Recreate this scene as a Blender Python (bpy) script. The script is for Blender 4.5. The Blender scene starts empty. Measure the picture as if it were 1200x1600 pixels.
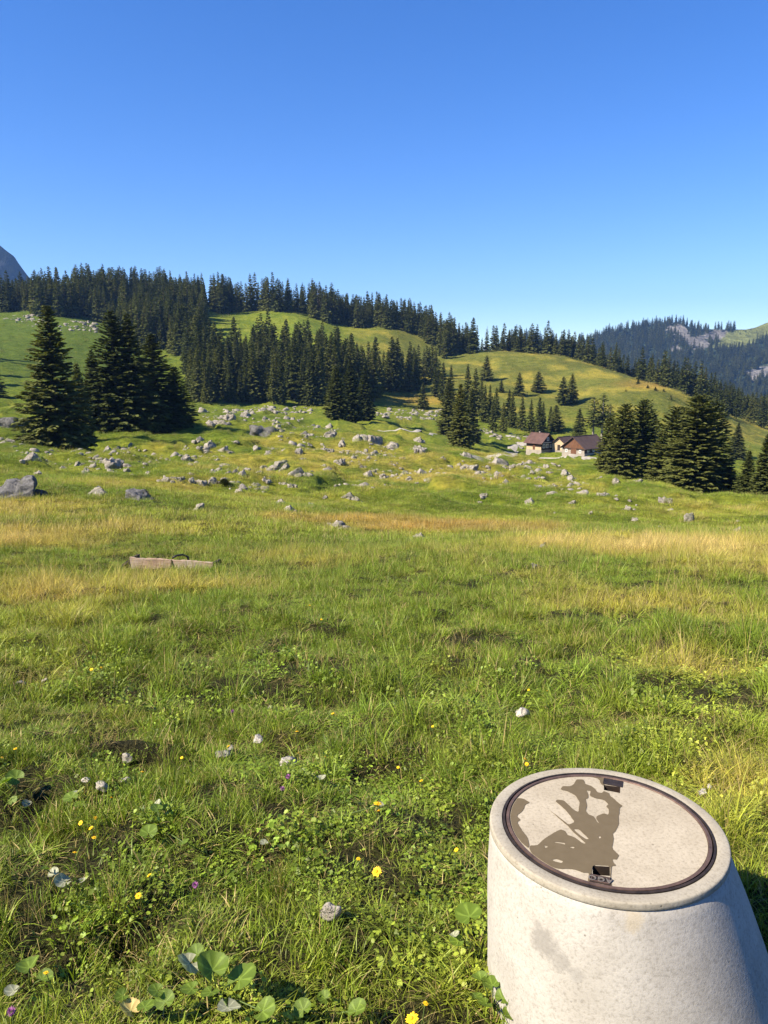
import bpy, bmesh, math, random
import numpy as np
from mathutils import Vector, Matrix

# ----------------------------------------------------------------- camera, sky, sun, exposure
FOC = 1200.0                       # focal length in photo pixels (photo 1200 x 1600)
PITCH = math.atan((800 - 580) / FOC)
EYE = 1.70
SUN_EL = math.radians(41)
SUN_AZ_VEC = (-math.cos(math.radians(26)), -math.sin(math.radians(26)))   # horizontal direction towards the sun

scene = bpy.context.scene
cam_data = bpy.data.cameras.new('camera')
cam_data.sensor_fit = 'VERTICAL'
cam_data.sensor_height = 36
cam_data.sensor_width = 27
cam_data.lens = FOC / 1600 * 36
cam_data.clip_start = 0.05
cam_data.clip_end = 30000
cam = bpy.data.objects.new('camera', cam_data)
cam.location = (0, 0, EYE)
cam.rotation_euler = (math.pi / 2 - PITCH, 0, 0)
scene.collection.objects.link(cam)
scene.camera = cam

world = bpy.data.worlds.new('World')
scene.world = world
world.use_nodes = True
wn = world.node_tree
wn.nodes.clear()
sky_n = wn.nodes.new('ShaderNodeTexSky')
sky_n.sky_type = 'NISHITA'
sky_n.sun_disc = False
sky_n.sun_elevation = SUN_EL
sky_n.sun_rotation = math.atan2(SUN_AZ_VEC[0], SUN_AZ_VEC[1])
sky_n.altitude = 1200
sky_n.air_density = 1.0
sky_n.dust_density = 0.15
sky_n.ozone_density = 3.0
hs = wn.nodes.new('ShaderNodeHueSaturation')
hs.inputs['Saturation'].default_value = 1.32
hs.inputs['Hue'].default_value = 0.514
bg = wn.nodes.new('ShaderNodeBackground')
bg.inputs['Strength'].default_value = 0.082
wo = wn.nodes.new('ShaderNodeOutputWorld')
wn.links.new(sky_n.outputs[0], hs.inputs['Color'])
wn.links.new(hs.outputs[0], bg.inputs['Color'])
wn.links.new(bg.outputs[0], wo.inputs['Surface'])

sun_d = bpy.data.lights.new('sun', 'SUN')
sun_d.energy = 5.0
sun_d.angle = math.radians(0.5)
sun_d.color = (1.0, 0.89, 0.72)
sun = bpy.data.objects.new('sun', sun_d)
_sv = Vector((SUN_AZ_VEC[0] * math.cos(SUN_EL), SUN_AZ_VEC[1] * math.cos(SUN_EL), math.sin(SUN_EL)))
sun.rotation_euler = _sv.to_track_quat('Z', 'Y').to_euler()
sun.location = (-20, -10, 30)
scene.collection.objects.link(sun)

scene.view_settings.view_transform = 'Standard'
scene.view_settings.look = 'None'
scene.view_settings.exposure = 1.35
scene.view_settings.gamma = 1.0
scene.view_settings.use_curve_mapping = False
scene.render.engine = 'CYCLES'
cy = scene.cycles
cy.max_bounces = 5
cy.diffuse_bounces = 3
cy.glossy_bounces = 2
cy.transmission_bounces = 3
cy.transparent_max_bounces = 4
cy.volume_bounces = 0
cy.caustics_reflective = False
cy.caustics_refractive = False

# ----------------------------------------------------------------- helpers
RNG = np.random.default_rng(7)
random.seed(7)
COL = scene.collection

def ray(px, py):
    px = np.asarray(px, float); py = np.asarray(py, float)
    u = (px - 600) / FOC; v = (800 - py) / FOC
    return u, math.cos(PITCH) + v * math.sin(PITCH), -math.sin(PITCH) + v * math.cos(PITCH)

def project(x, y, z):
    dz = z - EYE
    d = y * math.cos(PITCH) - dz * math.sin(PITCH)
    d = np.where(np.abs(d) < 1e-3, 1e-3, d)
    v = (y * math.sin(PITCH) + dz * math.cos(PITCH)) / d
    return 600 + FOC * x / d, 800 - FOC * v, d

def at_depth(px, py, Y):
    dx, dy, dz = ray(px, py)
    t = Y / dy
    return dx * t, Y + 0 * t, EYE + dz * t

def smooth(a, b, x):
    t = np.clip((x - a) / (b - a), 0, 1)
    return t * t * (3 - 2 * t)

def _hash(ix, iy, seed):
    n = (ix.astype(np.int64) * 374761393 + iy.astype(np.int64) * 668265263 + seed * 144665) & 0xffffffff
    n = ((n ^ (n >> 13)) * 1274126177) & 0xffffffff
    n = n ^ (n >> 16)
    return (n & 0xffff) / 65535.0

def vnoise(x, y, seed=0):
    ix = np.floor(x); iy = np.floor(y)
    fx = x - ix; fy = y - iy
    fx = fx * fx * fx * (fx * (fx * 6 - 15) + 10); fy = fy * fy * fy * (fy * (fy * 6 - 15) + 10)
    a = _hash(ix, iy, seed); b = _hash(ix + 1, iy, seed); c = _hash(ix, iy + 1, seed); d = _hash(ix + 1, iy + 1, seed)
    return (a + (b - a) * fx) * (1 - fy) + (c + (d - c) * fx) * fy

def fbm(x, y, seed=0, octv=4, gain=0.5):
    s = 0; a = 1; t = 0
    for k in range(octv):
        s = s + a * vnoise(x * 2 ** k + 17.3 * k, y * 2 ** k - 9.1 * k, seed + k); t += a; a *= gain
    return s / t

# ----------------------------------------------------------------- the lie of the land
# (photo x, photo y, metres ahead): spots whose distance was judged from trees, houses and the trough
LAND = [
 (0,1000,6.4),(600,1000,6.4),(1200,1000,6.4),(0,930,10.5),(300,935,10.2),(600,935,10.2),(900,935,10.2),(1200,935,10.2),
 (0,885,15.5),(270,893,15.7),(600,872,17),(900,862,18),(1200,858,18),
 (100,850,22),(300,842,24),(0,805,31),(200,800,33),(0,775,42),(230,774,44),(420,800,40),
 (600,836,36),(750,838,36),(480,812,38),(900,832,38),(600,805,54),(750,808,54),(900,812,54),(1050,826,42),(1190,832,38),
 (100,740,76),(350,745,78),(600,768,78),(800,780,78),(1000,790,78),(1190,800,72),
 (0,700,120),(95,703,125),(350,705,125),(600,720,125),(800,742,122),(1000,762,122),(1190,782,118),
 (1075,767,150),(970,746,160),(1190,774,165),
 (0,660,170),(200,668,160),(300,648,220),(450,662,220),(600,680,200),(715,697,230),(760,712,235),(550,655,262),
 (0,640,200),(0,610,255),(0,560,340),(60,590,300),(0,505,470),(60,495,500),(130,512,470),(150,560,400),(180,610,320),
 (845,706,270),(915,713,262),(1010,715,270),(850,682,312),(930,690,310),(1150,716,300),(1190,735,270),(1100,690,340),
 (300,628,320),(420,631,325),(520,633,330),(620,636,350),(690,640,370),(640,612,420),
 (300,560,420),(400,563,440),(500,560,450),(600,570,470),(660,585,470),
 (200,520,500),(300,510,520),(400,505,540),(480,505,545),(540,522,550),(600,530,545),(650,548,540),
 (-60,486,560),(50,482,580),(150,470,600),(220,468,610),(300,476,600),(380,488,590),(430,484,610),(500,496,610),(560,510,600),(620,508,605),(670,530,590),
 (700,560,540),(760,549,560),(700,600,450),(780,600,450),(760,640,375),(830,575,500),(880,558,540),(850,640,385),(900,610,440),
 (950,577,500),(1000,594,465),(1060,613,430),(950,640,380),(1040,650,370),(1090,645,410),(1120,665,380),(1190,665,450),(1200,690,390),
 (830,568,620),(900,590,640),(1000,622,640),(1100,640,620),(1200,662,600),(760,562,620),(1060,628,520),(960,598,560),
]
_px = np.array([c[0] for c in LAND], float); _py = np.array([c[1] for c in LAND], float); _Y = np.array([c[2] for c in LAND], float)
_cx, _cy, _cz = at_depth(_px, _py, _Y)
_u = _cx / _Y; _l = np.log(_Y); _w = (_cz - EYE) / _Y
eu, el, ew = list(_u), list(_l), list(_w)
for k in np.where(_px <= 0)[0]:
    for s in (0.75, 1.0): eu.append(-s); el.append(_l[k]); ew.append(_w[k] + 0.010 * (s - .5))
for k in np.where(_px >= 1190)[0]:
    for s in (0.75, 1.0): eu.append(s); el.append(_l[k]); ew.append(_w[k])
for uu in (-1, -.5, -.25, 0, .25, .5, 1):
    eu.append(uu); el.append(math.log(820)); ew.append((5 - EYE) / 820 if uu < 0.2 else (-30 - EYE) / 820)
    eu.append(uu); el.append(math.log(1300)); ew.append((-70 - EYE) / 1300)
_P = np.c_[np.array(eu) * 1.6, np.array(el)]; _V = np.array(ew)

def _ker(r2):
    return 0.5 * r2 * np.log(r2 + 1e-9)
_d2 = ((_P[:, None, :] - _P[None]) ** 2).sum(-1)
_n = len(_P)
_A = np.zeros((_n + 3, _n + 3)); _A[:_n, :_n] = _ker(_d2) + np.eye(_n) * 2e-4
_A[:_n, _n] = 1; _A[:_n, _n + 1:] = _P; _A[_n, :_n] = 1; _A[_n + 1:, :_n] = _P.T
_S = np.linalg.solve(_A, np.r_[_V, 0, 0, 0])

def land_base(x, y):
    x = np.asarray(x, float); y = np.asarray(y, float)
    shp = np.broadcast(x, y).shape
    x = np.broadcast_to(x, shp).ravel(); y = np.broadcast_to(y, shp).ravel()
    out = np.empty(x.size)
    for i in range(0, x.size, 40000):
        a = x[i:i + 40000]; b = y[i:i + 40000]
        Ye = np.clip(np.maximum(b, np.abs(a) / 0.9), 5.0, 1300)
        q = np.c_[np.clip(a / Ye, -1, 1) * 1.6, np.log(Ye)]
        r2 = ((q[:, None, :] - _P[None]) ** 2).sum(-1)
        w = _ker(r2) @ _S[:_n] + _S[_n] + q @ _S[_n + 1:]
        far = EYE + w * Ye
        near = -0.140 * np.where(b > 0, b, 60 * np.tanh(b / 60))
        s = smooth(6.0, 13.0, np.maximum(b, np.abs(a) / 0.9))
        out[i:i + 40000] = near + (far - near) * s
    return out.reshape(shp)

HOLLOW = []
def land(x, y):
    x = np.asarray(x, float); y = np.asarray(y, float)
    r = np.hypot(x, y)
    z = land_base(x, y)
    z = z + (fbm(x / 0.55, y / 0.55, 3, 3) - .5) * 0.20 * smooth(1.0, 3.0, r) * (1 - smooth(40, 90, r))
    z = z + (fbm(x / 0.17, y / 0.17, 5, 2) - .5) * 0.05 * (1 - smooth(8, 16, r))
    z = z + (fbm(x / 3.2, y / 3.2, 11, 3) - .5) * 0.32 * smooth(5, 14, r)
    z = z + (fbm(x / 4.5, y / 4.5, 15, 3) - .5) * 1.25 * smooth(36, 75, r) * (1 - smooth(280, 420, r))
    z = z + smooth(.46, .56, fbm(x / 9, y / 15, 25, 3)) * 1.1 * smooth(50, 90, r) * (1 - smooth(250, 380, r))
    z = z + (fbm(x / 11, y / 11, 21, 3) - .5) * 2.1 * smooth(24, 70, r)
    z = z + (fbm(x / 38, y / 38, 31, 3) - .5) * 3.0 * smooth(120, 300, r)
    for hx_, hy_, hr, hd in HOLLOW:
        z = z - hd * np.exp(-(((x - hx_) / hr) ** 2 + ((y - hy_) / (hr * .8)) ** 2))
    # the cutting the concrete shaft stands in
    m = np.exp(-(((x - .80) ** 2 + (y - 2.25) ** 2) / 0.7 ** 2))
    return z * (1 - m) + m * (-0.36)

def hit(px, py, y0=1.0, y1=1250.0, n=900):
    px = np.atleast_1d(np.asarray(px, float)); py = np.atleast_1d(np.asarray(py, float))
    dx, dy, dz = ray(px, py)
    Ys = np.exp(np.linspace(math.log(y0), math.log(y1), n))
    T = Ys[None, :] / dy[:, None]
    X = dx[:, None] * T; Z = EYE + dz[:, None] * T
    g = Z - land(X, np.broadcast_to(Ys, X.shape))
    below = g < 0
    ok = below.any(1)
    k = np.clip(below.argmax(1), 1, n - 1)
    i = np.arange(len(px))
    g0 = g[i, k - 1]; g1 = g[i, k]
    f = np.clip(g0 / np.where(np.abs(g0 - g1) < 1e-9, 1, g0 - g1), 0, 1)
    Y = Ys[k - 1] + (Ys[k] - Ys[k - 1]) * f
    t = Y / dy
    x = dx * t
    return x, Y, land(x, Y), ok

_hl = [(110,1105,.22,.10),(150,1085,.2,.10),(215,1055,.24,.12),(290,1025,.3,.12),(335,1012,.3,.10),(160,1150,.16,.10),(200,1195,.16,.12),(60,1250,.13,.10),(30,1070,.2,.06),(205,1495,.11,.13),(190,1470,.10,.10),(640,1412,.09,.11),(350,1160,.18,.05),(710,1390,.10,.08),(520,1110,.25,.08),(640,1085,.25,.07),(620,930,.5,.10),(680,925,.5,.10),(100,890,.9,.14),(30,888,.9,.14),(420,1360,.09,.07),(300,1210,.12,.06)]
_h = hit([h[0] for h in _hl], [h[1] for h in _hl], 1, 40, 900)
HOLLOW += [(float(_h[0][i]), float(_h[1][i]), _hl[i][2] * 1.15, _hl[i][3]) for i in range(len(_hl))]

def in_poly(px, py, poly):
    c = np.zeros(np.shape(px), bool)
    n = len(poly)
    for i in range(n):
        x0, y0 = poly[i]; x1, y1 = poly[(i + 1) % n]
        m = ((y0 > py) != (y1 > py)) & (px < (x1 - x0) * (py - y0) / ((y1 - y0) if y1 != y0 else 1e-9) + x0)
        c ^= m
    return c

# ----------------------------------------------------------------- what grows where: colours of the turf
C_LUSH = np.array([.100, .138, .013]); C_GREEN = np.array([.145, .172, .018]); C_YEL = np.array([.255, .225, .036])
C_STRAW = np.array([.44, .335, .125]); C_RUST = np.array([.34, .19, .042]); C_HILL = np.array([.124, .137, .025])
# (photo x, photo y, half width, half height, dryness)
DRY = [(60,832,190,30,.95),(0,800,150,22,.7),(330,868,150,16,.5),(250,915,180,18,.55),(90,930,140,30,.6),(620,880,210,22,.62),(480,870,120,18,.5),
       (1060,858,240,17,.95),(880,850,110,12,.75),(1150,900,140,40,.7),(1000,960,190,50,.42),(1080,1040,130,50,.5),(760,895,140,16,.5),
       (560,718,190,26,.52),(700,738,130,28,.5),(880,770,140,22,.2),(1100,800,130,16,.2),(470,728,130,22,.45),(250,755,120,14,.35),(640,880,60,14,.5),
       (900,1080,160,60,.28),(450,1150,90,30,.25),(1150,1220,80,60,.45),(420,690,120,14,.2)]
RUST = [(690,823,150,9,1.0),(560,812,110,7,.75),(830,826,60,8,.7),(440,808,60,5,.55),(650,625,60,7,.45),(1020,600,60,8,.5)]

def turf(x, y, z=None):
    if z is None: z = land(x, y)
    r = np.hypot(x, y)
    px, py, d = project(x, y, z)
    inf = (y > 0.5)
    dry = np.zeros(x.shape); rust = np.zeros(x.shape)
    for cx, cyy, rx, ry, v in DRY:
        dry = np.maximum(dry, v * np.exp(-(((px - cx) / rx) ** 2 + ((py - cyy) / ry) ** 2)))
    for cx, cyy, rx, ry, v in RUST:
        rust = np.maximum(rust, v * np.exp(-(((px - cx) / rx) ** 2 + ((py - cyy) / ry) ** 2) ** 2))
    dry = dry * inf; rust = rust * inf
    sc = np.maximum(r, 3) * 0.055
    n1 = fbm(x / 1.4, y / 1.4, 51, 4); n2 = fbm(x / 7, y / 7, 61, 4); n3 = fbm(x / 30, y / 30, 71, 3)
    nn = np.where(r < 22, n1 * .6 + n2 * .4, np.where(r < 150, n2 * .65 + n1 * .35, n3 * .6 + n2 * .4))
    dry = np.clip(dry * (0.45 + 1.25 * (nn - .12)) + (nn - .58) * 1.2 * (r > 4) * (r < 330), 0, 1)
    hill = smooth(300, 420, y) * smooth(500, 640, px)
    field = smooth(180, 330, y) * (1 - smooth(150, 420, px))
    base = C_LUSH + (C_GREEN - C_LUSH) * smooth(.35, .62, n2)[:, None]
    base = base + (C_HILL * (0.82 + .5 * (n3 - .5)[:, None]) - base) * hill[:, None]
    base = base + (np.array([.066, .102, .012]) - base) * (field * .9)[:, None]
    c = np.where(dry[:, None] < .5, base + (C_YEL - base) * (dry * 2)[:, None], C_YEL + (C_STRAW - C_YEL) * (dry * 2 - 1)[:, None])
    c = c + (C_YEL * .88 - c) * (hill * smooth(.5, .68, fbm(x / 22, y / 9, 91, 3)))[:, None]
    c = c + (C_RUST - c) * (rust * (.75 + .4 * (n2 - .5)))[:, None]
    return c, dry, rust

# ----------------------------------------------------------------- objects and materials
def new_mesh(name, verts, faces, mat=None, smooth_shade=False):
    me = bpy.data.meshes.new(name)
    me.from_pydata([tuple(map(float, v)) for v in verts], [], [tuple(int(i) for i in f) for f in faces])
    if mat: me.materials.append(mat)
    if smooth_shade: me.polygons.foreach_set('use_smooth', [True] * len(me.polygons))
    me.update()
    return me

def np_mesh(name, V, F, mat=None, smooth_shade=False, attrs=None):
    """V (n,3), F (m,k) numpy arrays with a constant k"""
    V = np.asarray(V, np.float32); F = np.asarray(F, np.int32)
    me = bpy.data.meshes.new(name)
    me.vertices.add(len(V)); me.vertices.foreach_set('co', V.ravel())
    k = F.shape[1]
    me.loops.add(F.size); me.loops.foreach_set('vertex_index', F.ravel())
    me.polygons.add(len(F)); me.polygons.foreach_set('loop_start', np.arange(0, F.size, k, dtype=np.int32))
    me.polygons.foreach_set('loop_total', np.full(len(F), k, np.int32))
    if smooth_shade: me.polygons.foreach_set('use_smooth', np.ones(len(F), bool))
    for nm, arr in (attrs or {}).items():
        arr = np.asarray(arr, np.float32)
        a = me.attributes.new(nm, 'FLOAT_COLOR', 'POINT')
        if arr.shape[1] == 3: arr = np.c_[arr, np.ones(len(arr))]
        a.data.foreach_set('color', arr.astype(np.float32).ravel())
    if mat: me.materials.append(mat)
    me.update(calc_edges=True)
    me.validate()
    return me

def obj(name, me, parent=None, loc=None, **props):
    o = bpy.data.objects.new(name, me)
    COL.objects.link(o)
    if parent: o.parent = parent
    if loc is not None: o.location = loc
    for k, v in props.items():
        if v is not None: o[k] = v
    return o

def thing(name, label, category, loc=(0, 0, 0), rotz=0.0, group=None):
    o = bpy.data.objects.new(name, None)
    o.empty_display_size = 0.2
    COL.objects.link(o)
    o.location = loc; o.rotation_euler = (0, 0, rotz)
    o['label'] = label; o['category'] = category
    if group: o['group'] = group
    return o

class NT:
    def __init__(s, name):
        s.m = bpy.data.materials.new(name); s.m.use_nodes = True
        s.t = s.m.node_tree; s.t.nodes.clear()
        s.out = s.t.nodes.new('ShaderNodeOutputMaterial')
    def n(s, kind, **kw):
        nd = s.t.nodes.new('ShaderNode' + kind)
        for k, v in kw.items():
            if k in nd.inputs.keys(): nd.inputs[k].default_value = v
            else: setattr(nd, k, v)
        return nd
    def l(s, a, b): s.t.links.new(a, b)
    def noise(s, scale, detail=4, rough=.55, coord=None, dist=0.0):
        n = s.n('TexNoise'); n.inputs['Scale'].default_value = scale; n.inputs['Detail'].default_value = detail
        n.inputs['Roughness'].default_value = rough; n.inputs['Distortion'].default_value = dist
        if coord is not None: s.l(coord, n.inputs['Vector'])
        return n.outputs['Fac']
    def ramp(s, fac, stops):
        r = s.n('ValToRGB')
        e = r.color_ramp.elements
        while len(e) < len(stops): e.new(0.5)
        for i, (p, c) in enumerate(stops):
            e[i].position = p; e[i].color = (*c, 1) if len(c) == 3 else c
        s.l(fac, r.inputs['Fac']); return r.outputs['Color']
    def mix(s, fac, a, b, mode='MIX'):
        m = s.n('Mix'); m.data_type = 'RGBA'; m.blend_type = mode
        for sock, v in ((m.inputs[0], fac), (m.inputs[6], a), (m.inputs[7], b)):
            if hasattr(v, 'is_output'): s.l(v, sock)
            elif isinstance(v, (int, float)): sock.default_value = v
            else: sock.default_value = (*v, 1)
        return m.outputs[2]
    def math(s, op, a, b=None, clamp=False):
        m = s.n('Math'); m.operation = op; m.use_clamp = clamp
        for sock, v in ((m.inputs[0], a), (m.inputs[1], b)):
            if v is None: continue
            if hasattr(v, 'is_output'): s.l(v, sock)
            else: sock.default_value = v
        return m.outputs[0]
    def bump(s, h, strength=.3, dist=.02):
        b = s.n('Bump'); b.inputs['Strength'].default_value = strength; b.inputs['Distance'].default_value = dist
        s.l(h, b.inputs['Height']); return b.outputs['Normal']
    def bsdf(s, color, rough=.8, spec=.3, normal=None, metal=0.0):
        p = s.n('BsdfPrincipled')
        if hasattr(color, 'is_output'): s.l(color, p.inputs['Base Color'])
        else: p.inputs['Base Color'].default_value = (*color, 1)
        if hasattr(rough, 'is_output'): s.l(rough, p.inputs['Roughness'])
        else: p.inputs['Roughness'].default_value = rough
        p.inputs['Specular IOR Level'].default_value = spec
        p.inputs['Metallic'].default_value = metal
        if normal is not None: s.l(normal, p.inputs['Normal'])
        return p.outputs[0]
    def done(s, shader):
        s.l(shader, s.out.inputs['Surface']); return s.m
    def obco(s): return s.n('TexCoord').outputs['Object']
    def geo(s): return s.n('NewGeometry').outputs['Position']
    def rnd(s): return s.n('ObjectInfo').outputs['Random']

def mat_leafy(name, attr_based=True, base=(.03, .045, .012), translucent=.25, rough=.55, spec=.25, vary=.25, tint=True):
    """foliage: colour of the piece x variation per piece (attribute bv: brightness, dryness, height)"""
    t = NT(name)
    a = t.n('Attribute', attribute_name='bv')
    sp = t.n('SeparateColor'); t.l(a.outputs['Color'], sp.inputs[0])
    if tint:
        it = t.n('Attribute', attribute_name='tint'); it.attribute_type = 'INSTANCER'
        c = it.outputs['Color']
        c = t.mix(sp.outputs[1], c, (.36, .28, .11))
    else:
        c = t.mix(sp.outputs[1], base, (.16, .11, .06))
        hv = t.n('HueSaturation'); t.l(c, hv.inputs['Color'])
        r = t.rnd()
        t.l(t.math('ADD', t.math('MULTIPLY', r, vary * 1.2), 1 - vary * .6), hv.inputs['Value'])
        t.l(t.math('ADD', t.math('MULTIPLY', r, -.03), .512), hv.inputs['Hue'])
        c = hv.outputs[0]
    cc = t.mix(1.0, c, sp.outputs[0], 'MULTIPLY')
    p = t.bsdf(cc, rough, spec)
    tr = t.n('BsdfTranslucent'); t.l(t.mix(1.0, cc, (1.25, 1.25, .6), 'MULTIPLY'), tr.inputs['Color'])
    mx = t.n('MixShader'); mx.inputs[0].default_value = translucent
    t.l(p, mx.inputs[1]); t.l(tr.outputs[0], mx.inputs[2])
    return t.done(mx.outputs[0])

def mat_simple(name, color, rough=.8, spec=.3, nscale=None, namp=.35, bump=0.0, metal=0.0, bdist=.01):
    t = NT(name)
    c = color; nrm = None
    if nscale:
        co = t.obco()
        f = t.noise(nscale, 5, .6, co)
        lo = tuple(max(0, v * (1 - namp)) for v in color); hi = tuple(v * (1 + namp) for v in color)
        c = t.ramp(f, [(.3, lo), (.7, hi)])
        if bump: nrm = t.bump(f, bump, bdist)
    return t.done(t.bsdf(c, rough, spec, nrm, metal))

# ----------------------------------------------------------------- ground
def mat_ground():
    t = NT('turf_ground')
    a = t.n('Attribute', attribute_name='turf')
    w = t.n('Attribute', attribute_name='cover')
    sp = t.n('SeparateColor'); t.l(w.outputs['Color'], sp.inputs[0])
    pos = t.geo()
    n_f = t.noise(18, 5, .65, pos); n_m = t.noise(1.3, 6, .65, pos); n_c = t.noise(.22, 6, .7, pos)
    var = t.ramp(n_m, [(.3, (.45, .5, .42)), (.5, (1, 1, 1)), (.72, (1.55, 1.42, 1.35))])
    c = t.mix(1.0, a.outputs['Color'], var, 'MULTIPLY')
    var2 = t.ramp(n_c, [(.32, (.62, .68, .6)), (.5, (1, 1, 1)), (.72, (1.5, 1.3, 1.3))])
    c = t.mix(1.0, c, var2, 'MULTIPLY')
    soil = t.ramp(n_f, [(.3, (.014, .011, .006)), (.55, (.035, .028, .014)), (.8, (.075, .058, .03))])
    c = t.mix(sp.outputs[0], soil, c)
    hgt = t.math('ADD', t.math('MULTIPLY', n_m, .6), t.math('MULTIPLY', n_f, .25))
    nr = t.bump(hgt, 1.0, .6)
    return t.done(t.bsdf(c, .95, .1, nr))

def build_ground():
    az_f = np.linspace(-36, 36, 420)
    az_b = np.r_[np.linspace(40, 320, 71)]
    az = np.radians(np.r_[az_f, az_b])
    rad = np.r_[0.25, np.exp(np.linspace(math.log(.6), math.log(1300), 400)), 1700, 2600, 4500, 9000]
    A, R = np.meshgrid(az, rad)
    X = R * np.sin(A); Y = R * np.cos(A)
    Z = land(X, Y)
    far = smooth(900, 1300, R)
    Z = Z * (1 - far) + far * (-70 - 0.004 * np.maximum(R - 1300, 0))
    Z = np.where((Y < 0), Z * (1 - smooth(200, 900, R)) + smooth(200, 900, R) * (-5), Z)
    na, nr = len(az), len(rad)
    V = np.c_[X.ravel(), Y.ravel(), Z.ravel()]
    i = np.arange(nr - 1)[:, None] * na; j = np.arange(na)[None]; j2 = (j + 1) % na
    F = np.stack([i + j, i + na + j, i + na + j2, i + j2], -1).reshape(-1, 4)
    F = F[:, ::-1]
    c, dry, rust = turf(V[:, 0], V[:, 1], V[:, 2])
    r = np.hypot(V[:, 0], V[:, 1])
    cover = .12 + .88 * smooth(14, 70, r)
    wet = np.exp(-(((V[:, 0] + 6.2) / 3.2) ** 2 + ((V[:, 1] - 15.4) / .35) ** 2))
    cover = cover * (1 - .8 * wet)
    me = np_mesh('ground', V, F, mat_ground(), True, {'turf': c, 'cover': np.c_[cover, cover, cover]})
    o = obj('ground', me, kind='structure')
    return o

GROUND = build_ground()
#@@LAND_END
# ----------------------------------------------------------------- far mountains
def mat_mountain(name):
    t = NT(name)
    a = t.n('Attribute', attribute_name='cov')
    pos = t.geo()
    f = t.noise(.02, 6, .65, pos); g = t.noise(.006, 6, .7, pos)
    v = t.ramp(f, [(.3, (.55, .55, .55)), (.7, (1.4, 1.4, 1.4))])
    c = t.mix(1.0, a.outputs['Color'], v, 'MULTIPLY')
    return t.done(t.bsdf(c, .95, .05, t.bump(t.math('ADD', f, g), 1.0, 40)))

def mountain(name, ridge, Yr, depth_front, z_front, rough, cov, jag=1.0, tail=None):
    """a real ridge: crest at Yr metres ahead, its near flank falling towards the viewer, its far flank away"""
    rx = np.array([r[0] for r in ridge], float); ry = np.array([r[1] for r in ridge], float)
    cols = np.linspace(rx[0], rx[-1], 260)
    rows = np.interp(cols, rx, ry)
    x0, _, z0 = at_depth(cols, rows, Yr)
    s = np.r_[np.linspace(0, 1, 60), np.linspace(1.02, 1.7, 14)]
    V = []
    for k in s:
        Y = Yr - depth_front * (1 - k) if k <= 1 else Yr + depth_front * (k - 1)
        h = k ** 1.25 if k <= 1 else 1 - 1.1 * (k - 1)
        z = z_front + (z0 - z_front) * h
        n = fbm(x0 / 260, Y / 260 + 0 * x0, 101, 4) - .5
        n2 = np.abs(fbm(x0 / 90, Y / 300 + 0 * x0, 111, 4) - .5)
        z = z + (n * 1.0 - n2 * .8) * rough * (1 - abs(k - 1) ** .5 * 0) * (0.25 if abs(k - 1) < .02 else 1) * (z0 - z_front)
        V.append(np.c_[x0, np.full_like(x0, Y), z])
    V = np.concatenate(V)
    na = len(cols); i = np.arange(len(s) - 1)[:, None] * na; j = np.arange(na - 1)[None]
    F = np.stack([i + j, i + j + 1, i + na + j + 1, i + na + j], -1).reshape(-1, 4)
    c = cov(V)
    me = np_mesh(name, V, F, mat_mountain('rock_and_wood_' + name), True, {'cov': c})
    return obj(name, me, kind='structure'), V, c

C_WOOD = np.array([.028, .042, .020]); C_CLIFF = np.array([.175, .165, .15]); C_ALP = np.array([.15, .165, .05])
ALP_ROCK = [(1036,518),(1052,505),(1068,508),(1080,525),(1100,520),(1110,515),(1140,517),(1152,516),(1145,522),(1122,530),(1118,540),(1080,550),(1060,552),(1045,546)]
ALP_MEAD = [(1110,546),(1120,526),(1150,514),(1175,508),(1200,498),(1400,430),(1400,580),(1200,534),(1188,524),(1172,536),(1160,542),(1146,548),(1134,546)]
ALP_ROCK2 = [(1165,582),(1185,572),(1205,568),(1260,560),(1260,590),(1200,588),(1175,595)]
def cov_right(V):
    px, py, d = project(V[:, 0], V[:, 1], V[:, 2])
    j = (fbm(V[:, 0] / 60, V[:, 2] / 40, 121, 3) - .5) * 14
    c = np.tile(C_WOOD, (len(V), 1))
    c[in_poly(px + j, py + j * .6, ALP_MEAD)] = C_ALP
    c[in_poly(px + j, py + j * .6, ALP_ROCK) & (fbm(V[:, 0] / 28, V[:, 2] / 22, 127, 3) > .44)] = C_CLIFF
    c[in_poly(px + j, py + j * .6, ALP_ROCK2)] = C_CLIFF * 1.2
    return c
RIDGE_R = [(740,560),(780,545),(805,528),(820,524),(835,526),(860,531),(880,537),(905,533),(930,527),(960,517),(990,512),(1020,508),(1045,505),(1062,503),(1080,512),(1100,514),(1140,513),(1165,514),(1180,511),(1200,503),(1250,486),(1330,470),(1450,480)]
M_R, MV, MC = mountain('mountain', RIDGE_R, 2500, 1000, -120, .10, cov_right)

def cov_left(V):
    n = fbm(V[:, 0] / 120, V[:, 2] / 90, 131, 4)
    c = np.array([.010, .014, .014]) + (np.array([.045, .046, .048]) - np.array([.010, .014, .014])) * smooth(.55, .70, n)[:, None]
    return c
RIDGE_L = [(-420,330),(-300,300),(-180,322),(-90,340),(-30,364),(0,384),(14,396),(28,412),(40,428),(60,455),(110,500),(190,545),(330,575)]
M_L, _a, _b = mountain('far_mountain', RIDGE_L, 3000, 1000, -150, .08, cov_left)

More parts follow.
